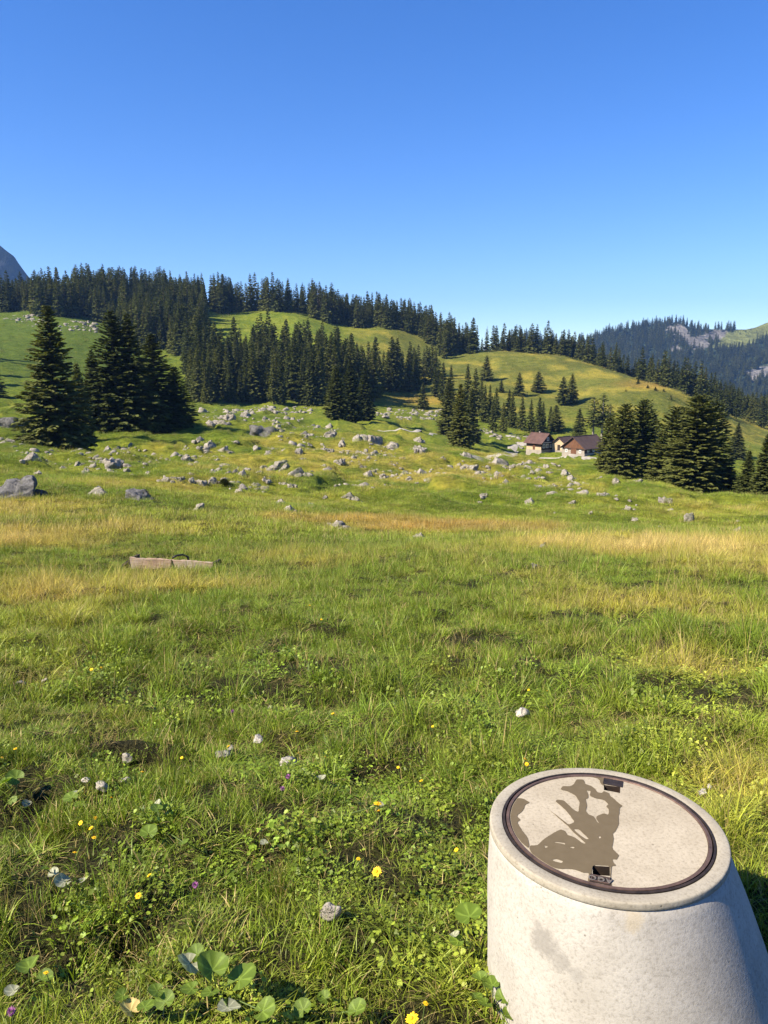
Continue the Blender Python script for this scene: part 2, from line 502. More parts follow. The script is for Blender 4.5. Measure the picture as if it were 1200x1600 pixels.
# ----------------------------------------------------------------- spruces
MAT_NEEDLE = mat_leafy('spruce_needles', base=(.076, .090, .023), translucent=.25, rough=.7, spec=.12, vary=.55, tint=False)
MAT_NEEDLE_FAR = MAT_NEEDLE
def mat_bark(name, c0, c1):
    t = NT(name)
    co = t.obco(); mp = t.n('Mapping'); mp.inputs['Scale'].default_value = (6, 6, 1.2); t.l(co, mp.inputs[0])
    f = t.noise(3, 6, .7, mp.outputs[0])
    return t.done(t.bsdf(t.ramp(f, [(.3, c0), (.7, c1)]), .95, .1, t.bump(f, .7, .08)))
MAT_BARK = mat_bark('spruce_bark', (.045, .036, .028), (.17, .14, .115))
MAT_BARK_PALE = mat_bark('weathered_bark', (.12, .105, .09), (.36, .32, .28))

def spruce_mesh(seed, H=20.0, R=3.4, whorls=34, per=8, sprays=7, base=.06, kite=(.62, .26), lop=0.0, thin=0.0, dead=0.0, shape=.85, droop=1.0):
    g = np.random.default_rng(seed)
    P0, DIR, UPV, LEN, WID, BV = [], [], [], [], [], []
    hs = base * H + (H * .985 - base * H) * (np.arange(whorls) / (whorls - 1)) ** 1.05
    for h in hs:
        t = (h - base * H) / (H - base * H)
        ring = (1 - t) ** shape * (0.92 + .08 * math.sin(seed + h)) + 0.025
        if t < .10: ring *= .72 + 2.8 * t
        nb = max(3, int(round(per * (0.55 + .45 * (1 - t)))))
        a0 = g.random() * 6.28
        for b in range(nb):
            if g.random() < thin: continue
            a = a0 + 6.283 * b / nb + g.normal(0, .18)
            L = R * ring * g.uniform(.72, 1.12) * (1 + lop * math.cos(a - seed))
            if g.random() < .06: L *= 1.18
            el = math.radians(-20 * droop + 52 * t ** 1.3 + g.normal(0, 12))
            ca, sa = math.cos(a), math.sin(a)
            ns = max(2, int(round(sprays * (.35 + .65 * ring))))
            hh = h + g.uniform(-.5, .5) * H / whorls * 2.2 * min(1.0, (1 - t) * 2.2)
            for k in range(ns):
                f = (k + .6 + g.normal(0, .15)) / ns
                f = min(max(f, .12), 1.0)
                rad = L * f
                zz = hh + math.tan(el) * rad + .10 * L * (f ** 2) - .05 * L * math.sin(f * 3.1)
                for side in (-1, 1, 0):
                    if side == 0 and f < .75 and g.random() < .55: continue
                    aa = a + side * g.uniform(.5, 1.1)
                    d = np.array([math.cos(aa), math.sin(aa), math.tan(el) * .6 - .28 * droop * g.uniform(.3, 1.6) * (1 - t * .6)])
                    d /= np.linalg.norm(d)
                    P0.append((ca * rad, sa * rad, zz)); DIR.append(d)
                    LEN.append(kite[0] * g.uniform(.7, 1.3) * (.26 + .74 * (1 - t) ** .5) * (1.0 if side else .9)); WID.append(kite[1] * g.uniform(.7, 1.3) * (.35 + .65 * (1 - t) ** .5))
                    up = np.array([g.normal(0, .8), g.normal(0, .8), 1.0]); UPV.append(up)
                    BV.append((g.uniform(.6, 1.25) * (.75 + .42 * f), 1.0 if g.random() < dead else 0.0, f))
    # leader shoot
    for k in range(5):
        a = g.random() * 6.28
        P0.append((0, 0, H * .935 + .006 * H * k)); DIR.append(np.array([math.cos(a) * .35, math.sin(a) * .18, 1.0])); LEN.append(min(kite[0], .8) * .8); WID.append(min(kite[1], .3) * .35); UPV.append((math.sin(a), -math.cos(a), .1)); BV.append((1, 0, 1))
    P0 = np.array(P0); D = np.array(DIR); D /= np.linalg.norm(D, axis=1)[:, None]
    U = np.array(UPV); S = np.cross(D, U); S /= np.linalg.norm(S, axis=1)[:, None]
    N = np.cross(S, D)
    L = np.array(LEN)[:, None]; W = np.array(WID)[:, None]
    v0 = P0 - D * L * .25; v1 = P0 + D * L * .28 + S * W - N * W * .35; v2 = P0 + D * L * .85 - N * L * .10; v3 = P0 + D * L * .28 - S * W - N * W * .35
    V = np.stack([v0, v1, v2, v3], 1).reshape(-1, 3)
    n = len(P0); i = np.arange(n) * 4
    F = np.concatenate([np.c_[i, i + 1, i + 2], np.c_[i, i + 2, i + 3]])
    bv = np.repeat(np.array(BV), 4, 0)
    return V, F, bv

def trunk_arrays(H, r0, seed, sides=8, top=.93):
    g = np.random.default_rng(seed)
    zs = np.array([-1.2, 0, .25, .8, 2, 4, 7, 11, 15, H * top]) * 1.0
    zs = zs[(zs < H * top)].tolist() + [H * top]
    V = []
    for z in zs:
        rr = r0 * (1 - max(z, 0) / H) ** .8 + .02
        if z < .8: rr *= 1 + .55 * (1 - max(z, 0) / .8) ** 2
        ox, oy = .04 * math.sin(z * .6 + seed), .04 * math.cos(z * .5 + seed)
        for k in range(sides):
            a = 6.2832 * k / sides
            q = rr * (1 + .10 * math.sin(3 * a + seed))
            V.append((ox + q * math.cos(a), oy + q * math.sin(a), z))
    F = []
    for i in range(len(zs) - 1):
        for k in range(sides):
            k2 = (k + 1) % sides
            F.append((i * sides + k, i * sides + k2, (i + 1) * sides + k2, (i + 1) * sides + k))
    return np.array(V), np.array(F)

def spruce_proto(name, seed, bark=None, needle=None, tr=.30, **kw):
    V, F, bv = spruce_mesh(seed, **kw)
    crown = np_mesh(name + '_crown', V, F, needle or MAT_NEEDLE, False, {'bv': bv})
    TV, TF = trunk_arrays(20.0, tr, seed)
    trunk = np_mesh(name + '_trunk', TV, TF, bark or MAT_BARK, True)
    return crown, trunk

# unit protos 20 m tall, 3.4 m crown radius
NEAR = [spruce_proto('near_spruce', s, whorls=54, per=12, sprays=12, base=.035, kite=(.62, .22), lop=l, shape=sh, droop=d) for s, l, sh, d in ((1, .08, .85, 1.0), (2, .12, .75, .8), (3, .05, 1.0, 1.1))]
BROAD = [spruce_proto('broad_spruce', s, whorls=50, per=13, sprays=13, base=.09, kite=(.66, .24), lop=.12, shape=sh, droop=.7, R=3.4, tr=.36, bark=MAT_BARK_PALE) for s, sh in ((11, .40), (12, .46))]
BARE = [spruce_proto('bare_stem_spruce', s, whorls=24, per=6, sprays=5, base=.38, kite=(.85, .36), lop=.2, shape=.6, thin=.12, tr=.34, bark=MAT_BARK_PALE) for s in (21, 22)]
MID = [spruce_proto('mid_spruce', s, whorls=36, per=8, sprays=6, base=b, kite=(1.0, .38), lop=.08, shape=sh) for s, b, sh in ((31, .05, .85), (32, .10, .75), (33, .04, 1.0), (34, .14, .8))]
DEAD = [spruce_proto('dead_spruce', s, whorls=22, per=6, sprays=4, base=.12, kite=(.7, .16), thin=.25, dead=.95, shape=.7, bark=MAT_BARK_PALE) for s in (41, 42)]
FAR = []
for s, sh in ((51, .85), (52, .7), (53, 1.0), (54, .8)):
    V, F, bv = spruce_mesh(s, whorls=24, per=6, sprays=4, base=.06, kite=(1.4, .55), shape=sh)
    TV, TF = trunk_arrays(20.0, .28, s, 5)
    TF = np.concatenate([TF[:, :3], TF[:, [0, 2, 3]]])
    FAR.append(np_mesh('far_spruce', np.r_[V, TV], np.r_[F, TF + len(V)], MAT_NEEDLE, False, {'bv': np.r_[bv, np.tile((1.2, .8, 0), (len(TV), 1))]}))

def place_tree(proto, x, y, z, height, radius, label, group=None, name='spruce_tree', category='spruce tree', rz=None):
    crown, trunk = proto
    t = thing(name, label, category, (x, y, z - .15), random.random() * 6.28 if rz is None else rz, group)
    sz = height / 20.0; sr = radius / 3.4
    t.scale = (sr, sr, sz)
    obj('crown', crown, t); obj('trunk', trunk, t)
    return t

# trees that stand out: (photo x, foot y, tip y, crown half width in photo px, proto, label)
HERO = [
 (90, 703, 474, 52, NEAR[0], 'tall pointed spruce with drooping lower branches, leftmost of the big dark spruces', None),
 (184, 670, 484, 44, NEAR[1], 'tall dark spruce in the crowded clump, its tip just above its neighbours', None),
 (208, 674, 488, 46, NEAR[2], 'tall dark spruce in the middle of the crowded clump on the rocky pasture', None),
 (244, 672, 520, 46, NEAR[0], 'shaded spruce sloping down the far side of the crowded dark clump', None),
 (276, 664, 572, 30, NEAR[1], 'shortest spruce at the shaded end of the crowded dark clump', None),
 (150, 668, 545, 30, NEAR[2], 'half hidden spruce between the tall pointed one and the crowded clump', None),
 (128, 695, 566, 22, NEAR[1], 'slim small spruce tucked against the tall pointed spruce', None),
 (-14, 622, 566, 24, MID[0], 'dark spruce cut by the picture edge on the shaded green field', None),
 (526, 654, 570, 19, NEAR[1], 'spruce on the sunny side of the compact clump in the middle of the pasture', None),
 (548, 657, 562, 20, NEAR[0], 'tallest spruce of the compact clump in the middle of the pasture', None),
 (570, 655, 572, 18, NEAR[2], 'shaded spruce of the compact clump, casting a shadow over the pasture', None),
 (661, 638, 597, 9, MID[2], 'small lone spruce standing below the clearing beside pale scree', None),
 (700, 682, 590, 17, NEAR[1], 'spruce at the back of the slim clump beside the gravel road', None),
 (718, 699, 598, 19, NEAR[0], 'front spruce of the slim clump beside the gravel road', None),
 (736, 694, 606, 15, NEAR[2], 'shaded spruce of the slim clump, nearest the gravel road', None),
 (760, 594, 555, 11, MID[2], 'dark lone spruce high on the smooth meadow hill', None),
 (811, 618, 581, 9, MID[0], 'slender lone spruce on the meadow hill above the chalet', None),
 (841, 613, 580, 11, MID[1], 'stocky lone spruce on the meadow hill, right of the slender one', None),
 (879, 633, 588, 10, MID[3], 'lower of the paired spruces on the meadow hill', None),
 (893, 631, 583, 11, MID[0], 'taller of the paired spruces on the meadow hill', None),
 (783, 613, 592, 5, MID[2], 'tiny young spruce on the slope above the farm trees', None),
 (868, 674, 632, 12, MID[1], 'pale green rounded spruce standing just behind the chalet', None),
 (904, 685, 637, 11, MID[0], 'narrow spruce with visible stem between chalet and barn', None),
 (926, 688, 619, 14, BARE[0], 'spruce with bare pale stem rising behind the barn roof', None),
 (940, 690, 614, 15, BARE[1], 'tallest bare stemmed spruce rising behind the barn roof', None),
 (951, 686, 630, 12, BARE[0], 'short bare stemmed spruce half hidden beside the barn', None),
 (950, 740, 650, 16, BROAD[0], 'shaggy spruce whose branches hang in front of the barn', None),
 (972, 745, 630, 22, BROAD[1], 'broad spruce with leaning dead stem beside the barn', None),
 (1000, 747, 624, 22, BROAD[0], 'broad pointed spruce with pale trunk foot, right of the barn', None),
 (1022, 700, 650, 10, MID[1], 'narrow spruce seen in the gap between the two broad clumps', None),
 (1050, 758, 634, 28, BROAD[1], 'broad sunlit spruce at the front of the largest clump, trunk foot visible', None),
 (1083, 767, 616, 34, BROAD[0], 'largest broad spruce on the slope edge, highest in its clump', None),
 (1108, 766, 626, 28, BROAD[1], 'shaded broad spruce at the dark end of the largest clump', None),
 (1150, 717, 660, 15, NEAR[2], 'conical spruce standing alone on the bright slope behind the largest clump', None),
 (1138, 770, 728, 11, BROAD[0], 'low bushy young spruce beside the shaded broad clump', None),
 (1166, 772, 702, 17, NEAR[0], 'dark spruce in the lower corner group at the picture edge', None),
 (1192, 773, 676, 20, NEAR[1], 'tall dark spruce cut by the picture edge in the corner group', None),
 (1215, 770, 690, 20, NEAR[2], 'dark spruce standing beyond the picture edge beside the corner group', None),
]
hx, hy, hz, hok = hit([h[0] for h in HERO], [h[1] for h in HERO], 20, 1250, 700)
for k, (px, fy, ty, hw, proto, lab, grp) in enumerate(HERO):
    x, y, z = float(hx[k]), float(hy[k]), float(hz[k])
    _, _, d = project(x, y, z)
    top = at_depth(px, ty, y)[2]
    place_tree(proto, x, y, z, float(top - z), float((1.5 if 'broad' in proto[0].name else 1.3) * hw / FOC * d), lab, grp)
# spruces just beyond the picture edge whose shadows lie across the green field
for px, Y, hg in ((-36, 335, 25), (-62, 322, 26), (-34, 285, 24), (-58, 262, 25), (-42, 232, 22)):
    x = (px - 600) / FOC * Y
    place_tree(MID[1], x, Y, float(land(np.array([x]), np.array([float(Y)]))[0]), hg, hg * .2, 'spruce beyond the picture edge shading the green field on the left', 'spruces beyond the left edge')

# smaller trees of the loose stand behind the road and the farm
STAND = [(770,672,622),(786,676,628),(800,668,612),(815,672,618),(829,676,622),(842,678,620),(757,660,600),(742,650,575),(730,640,568),(692,628,566),(704,632,570),(680,620,572),(752,640,592),(775,655,605),(765,648,600),(795,655,608),(848,670,626),(860,668,634),
         (1132,650,600),(1150,655,605),(1172,660,612),(1190,668,615),(1205,668,610),(1116,648,598)]
sx, sy, sz_, _ = hit([s[0] for s in STAND], [s[1] for s in STAND], 100, 1250, 500)
for k, (px, fy, ty) in enumerate(STAND):
    x, y, z = float(sx[k]), float(sy[k]), float(sz_[k])
    top = at_depth(px, ty, y)[2]
    hgt = float(top - z)
    place_tree(MID[k % 4], x, y, z, hgt, hgt * random.uniform(.15, .2), 'mid green spruce in the loose stand behind the gravel road and the farm' if px < 900 else 'spruce at the foot of the wooded slope on the far right',
               'spruces in the loose stand behind the farm' if px < 900 else 'spruces at the foot of the wooded slope')

# the wood on the hill: feet inside these outlines on the slope
WOOD = [
 [(130,466),(220,462),(320,470),(322,490),(318,556),(330,574),(395,574),(402,566),(470,566),(500,570),(560,588),(610,592),(655,606),(650,613),(605,614),(585,628),(500,634),(420,632),(300,630),(288,560),(215,545),(160,508),(125,492)],
 [(-80,470),(130,462),(130,496),(60,494),(0,490),(-80,490)],
 [(335,470),(400,476),(480,482),(480,494),(440,489),(390,487),(335,492)],
 [(470,480),(560,496),(640,500),(690,520),(742,540),(742,552),(715,552),(700,560),(685,562),(672,548),(640,522),(600,513),(560,514),(520,506),(475,502)],
 [(640,575),(690,590),(690,612),(660,608),(635,600)],
]
def wood_points():
    n = 26000
    y = np.sqrt(RNG.uniform(290 ** 2, 720 ** 2, n)); u = RNG.uniform(-.62, .64, n); x = u * y
    z = land(x, y)
    px, py, d = project(x, y, z)
    keep = np.zeros(n, bool)
    for poly in WOOD: keep |= in_poly(px, py, poly)
    # behind the crest of the meadow hill and along the ridge: the far side is wooded
    crest = np.interp(px, [-80, 150, 240, 300, 380, 480, 560, 620, 680, 740, 800, 860, 900, 950, 1000, 1060, 1100, 1150, 1210, 1300],
                          [570, 600, 610, 600, 600, 615, 625, 607, 600, 580, 572, 555, 545, 515, 482, 440, 425, 470, 500, 520])
    back = (y > crest) & (y < crest + np.where(px > 850, 200, 45)) & ((px < 384) | (px > 396)) 
    keep |= back
    opening = in_poly(px, py, [(395,484),(480,490),(485,520),(395,520)]) | in_poly(px, py, [(560,514),(632,516),(690,560),(640,560)]) | in_poly(px, py, [(0,497),(150,503),(155,540),(0,700)])
    keep &= ~opening
    keep &= (fbm(x / 26, y / 26, 141, 3) > .40) | ((py > 520) & (px < 600))
    idx = np.where(keep)[0]
    # thin to tree spacing with a grid
    cell = {}
    out = []
    for i in idx:
        k = (int(x[i] // 5.6), int(y[i] // 5.6))
        if k in cell: continue
        cell[k] = 1; out.append(i)
    out = np.array(out)
    return x[out], y[out], z[out], px[out], py[out]
wx, wy, wz, wpx, wpy = wood_points()
order = np.argsort(wy + RNG.normal(0, 25, len(wy)))
N_IND = 300 - len(HERO) - len(STAND) - 11
ind = order[:N_IND]; rest = order[N_IND:]
def wood_zone(px, py):
    if py > 612: return 'spruce in the front row at the foot of the hillside wood', 'front row spruces at the foot of the wood'
    if px < 300: return 'spruce in the dark wood rising behind the crowded clump', 'spruces of the wood behind the crowded clump'
    if px < 420: return 'spruce in the dense lower wood below the first grassy opening', 'spruces below the first opening'
    if px < 520: return 'spruce in the dense lower wood behind the compact middle clump', 'spruces behind the compact middle clump'
    if px < 600: return 'spruce in the lower wood between the compact clump and the clearing', 'spruces between clump and clearing'
    return 'spruce at the thin end of the lower wood beside the clearing', 'spruces at the thin end of the lower wood'
for k in ind:
    hgt = float(np.clip(RNG.normal(20.5, 4.2), 9, 28)) * (.8 if wpx[k] > 860 else 1)
    lab, grp = wood_zone(wpx[k], wpy[k]) if wpx[k] < 780 else ('dark spruce on the wooded ridge behind the smooth meadow hill', 'spruces of the ridge wood behind the meadow hill')
    place_tree(MID[int(RNG.integers(4))], float(wx[k]), float(wy[k]), float(wz[k]), hgt, hgt * float(RNG.uniform(.145, .205)), lab, grp)
# reddish dead trees on the skyline and in the wood
for k, (px, Y, hgt, lab) in enumerate([(757, 590, 20, 'reddish dead spruce on the skyline of the meadow hill, sunny side of the pair'), (769, 592, 21, 'reddish dead spruce on the skyline of the meadow hill, shaded side of the pair'),
                                      (500, 600, 22, 'brown dead spruce standing among the ridge trees above the clearing'), (1092, 520, 22, 'pale dead spruce in the wood above the largest clump'), (1030, 560, 18, 'brown dead spruce along the wooded ridge')]):
    x = (px - 600) / FOC * Y * 1.0; 
    place_tree(DEAD[k % 2], x, Y, float(land(np.array([x]), np.array([Y]))[0]), hgt, hgt * .16, lab, name='dead_tree', category='dead tree')

def instancer(name, P, rot, scl, idx, tint, protos, **props):
    coll = bpy.data.collections.new(name + '_sources')
    for i, me in enumerate(protos):
        coll.objects.link(bpy.data.objects.new('%s_source_%02d' % (name, i), me))
    me = bpy.data.meshes.new(name)
    me.vertices.add(len(P)); me.vertices.foreach_set('co', np.asarray(P, np.float32).ravel())
    def att(n, typ, arr, key):
        a = me.attributes.new(n, typ, 'POINT'); a.data.foreach_set(key, np.ascontiguousarray(arr).ravel())
    att('rot', 'FLOAT_VECTOR', np.asarray(rot, np.float32), 'vector')
    att('scl', 'FLOAT_VECTOR', np.asarray(scl, np.float32), 'vector')
    att('idx', 'INT', np.asarray(idx, np.int32), 'value')
    if tint is not None: att('tint', 'FLOAT_COLOR', np.c_[tint, np.ones(len(tint))].astype(np.float32), 'color')
    me.update()
    ng = bpy.data.node_groups.new(name + '_nodes', 'GeometryNodeTree')
    ng.interface.new_socket('Geometry', in_out='INPUT', socket_type='NodeSocketGeometry')
    ng.interface.new_socket('Geometry', in_out='OUTPUT', socket_type='NodeSocketGeometry')
    gi = ng.nodes.new('NodeGroupInput'); go = ng.nodes.new('NodeGroupOutput')
    ci = ng.nodes.new('GeometryNodeCollectionInfo'); ci.inputs['Collection'].default_value = coll
    ci.inputs['Separate Children'].default_value = True; ci.inputs['Reset Children'].default_value = True
    ip = ng.nodes.new('GeometryNodeInstanceOnPoints'); ip.inputs['Pick Instance'].default_value = True
    def na(n, typ):
        a = ng.nodes.new('GeometryNodeInputNamedAttribute'); a.data_type = typ; a.inputs['Name'].default_value = n; return a.outputs['Attribute']
    e2r = ng.nodes.new('FunctionNodeEulerToRotation')
    L = ng.links.new
    L(gi.outputs[0], ip.inputs['Points']); L(ci.outputs[0], ip.inputs['Instance'])
    L(na('idx', 'INT'), ip.inputs['Instance Index'])
    L(na('rot', 'FLOAT_VECTOR'), e2r.inputs[0]); L(e2r.outputs[0], ip.inputs['Rotation'])
    L(na('scl', 'FLOAT_VECTOR'), ip.inputs['Scale'])
    L(ip.outputs[0], go.inputs[0])
    o = obj(name, me, **props)
    md = o.modifiers.new('scatter', 'NODES'); md.node_group = ng
    return o

def flat_rot(n, tilt=0.0):
    return np.c_[RNG.normal(0, tilt, n), RNG.normal(0, tilt, n), RNG.uniform(0, 6.283, n)]

n = len(rest)
hh = np.clip(RNG.normal(20, 3.4, n) * (.78 + .5 * fbm(wx[rest] / 30, wy[rest] / 30, 143, 2)), 8, 28) / 20 * np.where(wpx[rest] > 860, .80, np.where(wpx[rest] > 540, .9, 1))
wr = hh * RNG.uniform(.9, 1.2, n)
instancer('distant_wood', np.c_[wx[rest], wy[rest], wz[rest] - .2], flat_rot(n), np.c_[wr, wr, hh], RNG.integers(0, 4, n), None, FAR,
          label='dense dark spruce wood along the ridge and the upper slope', category='wood', kind='stuff')
# woods on the far mountain
def alp_wood():
    px, py, d = project(MV[:, 0], MV[:, 1], MV[:, 2])
    wood = (MC[:, 2] < .03)
    w = np.where(wood)[0]
    w = RNG.choice(w, 9000)
    P = MV[w] + np.c_[RNG.normal(0, 5, 9000), RNG.normal(0, 9, 9000), np.zeros(9000) - 2]
    s = RNG.uniform(.9, 1.5, 9000)
    instancer('mountain_wood', P, flat_rot(9000), np.c_[s * 1.2, s * 1.2, s], RNG.integers(0, 4, 9000), None, FAR,
              label='bluish spruce wood clothing the far mountain flank', category='wood', kind='stuff')
alp_wood()
#@@TREES_END
# ----------------------------------------------------------------- rocks
def mat_rock(name, c0, c1, moss=True):
    t = NT(name)
    co = t.geo()
    f = t.noise(2.2, 7, .7, co); g = t.noise(9, 5, .65, co); m = t.noise(.9, 4, .6, co)
    c = t.ramp(f, [(.28, c0), (.46, tuple(.55 * a + .45 * b for a, b in zip(c0, c1))), (.7, c1)])
    sp = t.ramp(g, [(.35, (.55, .54, .5)), (.6, (1, 1, 1))])
    c = t.mix(1.0, c, sp, 'MULTIPLY')
    if moss:
        nz = t.n('SeparateXYZ'); t.l(t.n('NewGeometry').outputs['Normal'], nz.inputs[0])
        k = t.math('MULTIPLY', t.ramp(m, [(.53, (0, 0, 0)), (.64, (1, 1, 1))]), t.math('MULTIPLY', nz.outputs[2], .85, True), True)
        c = t.mix(k, c, (.085, .095, .022))
    return t.done(t.bsdf(c, .92, .2, t.bump(t.math('ADD', f, t.math('MULTIPLY', g, .4)), .9, .12)))
MAT_ROCK = mat_rock('limestone', (.11, .097, .080), (.44, .40, .345))
MAT_ROCK_DARK = mat_rock('dark_weathered_limestone', (.05, .05, .052), (.19, .185, .18))
MAT_STONE = mat_rock('pale_pebble', (.24, .215, .18), (.50, .465, .40), False)

def rock_mesh(name, seed, mat, sub=3, cuts=11, flat=.62, lumps=1):
    g = np.random.default_rng(seed)
    AV, AF, base = [], [], 0
    for q_ in range(lumps):
        bm = bmesh.new(); bmesh.ops.create_icosphere(bm, subdivisions=sub if q_ == 0 else max(2, sub - 1), radius=1)
        V = np.array([v.co[:] for v in bm.verts]); F = np.array([[v.index for v in f.verts] for f in bm.faces]); bm.free()
        for _ in range(cuts):
            nrm = g.normal(size=3); nrm[2] *= .6; nrm /= np.linalg.norm(nrm); d = g.uniform(.42, .8)
            e = V @ nrm - d; V = V - np.where(e > 0, e, 0)[:, None] * nrm * .95
        q = V * 2.3 + seed * 3.1 + q_
        V = V * (1 + .26 * (fbm(q[:, 0] + q[:, 2] * .7, q[:, 1] - q[:, 2] * .6, seed, 4)[:, None] - .5) * 2)
        V = V + .09 * (np.c_[vnoise(q[:, 0] * 3, q[:, 1] * 3 + q[:, 2], seed), vnoise(q[:, 1] * 3, q[:, 2] * 3, seed + 1), vnoise(q[:, 2] * 3, q[:, 0] * 3, seed + 2)] - .5) * 2
        if q_:
            k = g.uniform(.25, .68); an = g.random() * 6.28; dd = g.uniform(.7, 1.45)
            V = V * k * np.array([g.uniform(.8, 1.3), g.uniform(.8, 1.2), 1]) + np.array([math.cos(an) * dd, math.sin(an) * dd * .6, -.12])
        AV.append(V); AF.append(F + base); base += len(V)
    V = np.concatenate(AV); F = np.concatenate(AF)
    V[:, 0] -= (V[:, 0].max() + V[:, 0].min()) / 2
    V[:, 2] *= flat
    V /= np.abs(V[:, 0]).max()
    return np_mesh(name, V, F, mat)
ROCKS = [rock_mesh('limestone_rock', 200 + k, MAT_ROCK, 4 if k < 6 else 3, 12, (.62, .75, .5, .8, .6, .7, .55, .7)[k], (6, 4, 7, 2, 5, 6, 4, 5)[k]) for k in range(8)]
DROCKS = [rock_mesh('dark_boulder', 230 + k, MAT_ROCK_DARK, 4, 9, (.7, .5)[k]) for k in range(2)]
SMALL = [rock_mesh('small_rock', 240 + k, MAT_ROCK, 2, 8, (.6, .75, .5, .65)[k]) for k in range(4)]
STONES = [rock_mesh('pale_stone', 250 + k, MAT_STONE, 3, 7, (.6, .7, .5)[k]) for k in range(3)]

def put_rock(me, x, y, z, w, h, label, group=None, name='limestone_rock', category='rock', sink=.28, rz=None):
    o = obj(name, me, None, None, label=label, category=category, group=group)
    zext = max(v.co.z for v in me.vertices)
    sx = w / 2
    sz = h / (zext + 1e-6) * 1.0
    sz = min(max(sz, sx * .45), sx * 1.3)
    o.scale = (sx, sx * random.uniform(.75, 1.1), sz)
    o.rotation_euler = (random.uniform(-.14, .14), random.uniform(-.14, .14), random.random() * 6.28 if rz is None else rz)
    o.location = (x, y + sx * .3, z - zext * sz * .02)
    return o

G_PAST = ('pale limestone rock strewn over the sunny green pasture', 'limestone rocks strewn over the pasture')
KEY = [  # photo x, foot y, width, height, own label or None
 (15,778,54,30,'large dark rounded boulder at the picture edge above the dry grass'),(60,773,18,12,'small grey rock in the dry grass beside the dark boulder'),(148,775,48,13,'low grey rock with flat top at the edge of the dry grass'),(213,779,52,9,'long flat dark slab lying in the dry grass'),(306,798,22,15,'lone grey rock sunk in green grass above the wooden trough'),
 (42,720,30,17,'jagged rock in the shade below the tall pointed spruce'),(122,726,16,9,None),(145,731,22,15,None),(165,723,20,13,None),(182,731,32,18,'biggest rock of the pile below the spruce clump'),(185,701,14,9,None),(133,739,14,11,None),(196,736,14,9,None),(165,706,24,11,None),(95,733,15,7,None),
 (258,753,26,13,None),(275,750,24,16,None),(316,757,22,18,None),(331,756,26,22,'jagged white rock beside a small bush on the pasture'),(300,754,14,8,None),(335,739,14,10,None),(372,769,20,11,None),(327,701,28,21,'tall grey rock standing by itself on the shady side of the pasture'),(310,689,20,9,None),(367,691,14,11,None),(288,718,18,10,None),(358,739,14,7,None),(380,743,16,12,None),(230,741,12,7,None),(55,743,18,8,None),(400,701,16,10,None),(350,706,32,9,None),
 (340,663,32,13,None),(357,656,26,12,None),(20,670,38,17,'dark shaded rock beside the tall pointed spruce'),(385,651,16,8,None),
 (417,679,42,15,'low dark mossy outcrop on the upper pasture'),(509,683,26,15,'round white rock on the upper pasture'),(478,681,22,10,None),(535,696,24,15,None),(580,692,52,15,'broad mossy outcrop with white edge on the upper pasture'),(512,706,18,14,None),(483,696,16,10,None),(468,708,14,8,None),(428,733,34,19,'split grey crag at the head of the rocky mound'),(443,735,24,17,'cleft block leaning on the split grey crag'),(468,743,32,20,'steep grey block with dark shaded face on the rocky mound'),(412,753,22,14,None),(443,757,15,14,None),(457,761,14,9,None),(437,787,24,17,'knobbly white rock below the rocky mound'),(452,801,18,12,'dark edged rock at the rim of the brown hollow'),(488,791,14,10,None),(505,779,12,8,None),(548,779,26,18,'slanting white slab leaning out of the grass'),(565,786,10,6,None),(474,718,14,6,None),(530,723,18,8,None),(565,731,14,6,None),(577,745,18,9,None),(597,746,16,8,None),(635,751,17,9,None),(655,741,26,10,None),(620,743,10,6,None),(630,717,12,9,None),(655,706,24,12,None),(612,703,42,11,'long pale outcrop lying across the upper pasture'),(655,691,16,8,None),(735,736,24,17,'square white boulder by the gravel road bend'),(718,729,18,9,None),(775,726,32,13,None),(790,756,20,14,None),(755,776,20,9,None),(750,786,10,6,None),(525,825,36,9,'flat pale slab at the edge of the brown hollow'),(657,844,20,9,'small grey rock in the dry grass in front of the brown hollow'),(782,743,16,8,None),(797,731,15,14,None),(725,713,22,7,None),(692,716,10,6,None),(420,709,20,8,None),
 (809,729,14,12,None),(828,725,22,10,None),(853,732,12,8,None),(868,728,14,8,None),(882,743,19,11,'white rounded rock on the grass below the barn'),(893,749,20,6,None),(842,748,12,8,None),(860,739,10,6,None),(941,774,12,7,None),(963,780,10,6,None),(829,787,18,8,None),(892,787,14,7,None),(923,803,12,7,None),(867,802,8,5,None),(982,797,19,14,'upper rock of the close pair on the open slope'),(993,813,15,17,'lower upright rock of the close pair on the open slope'),(1042,787,21,16,'big rock of the pair below the largest spruce clump'),(1048,799,16,11,'small rock right under the bigger one below the largest spruce clump'),(1079,813,18,13,'single shadowed rock on the open slope'),(1032,826,12,7,None),(1014,839,12,7,None),(1026,843,12,7,None),(1155,835,32,12,'flat white rock at the top of the dry grass by the picture edge'),(1155,815,10,5,None),(972,839,8,4,None),(940,747,12,6,None),(962,753,12,6,None),(997,753,13,7,None),(1050,760,15,10,'pale stone at the foot of the broad sunlit spruce'),(1064,762,14,8,None),(850,857,22,7,'pale stone hidden in the tall dry grass'),
]
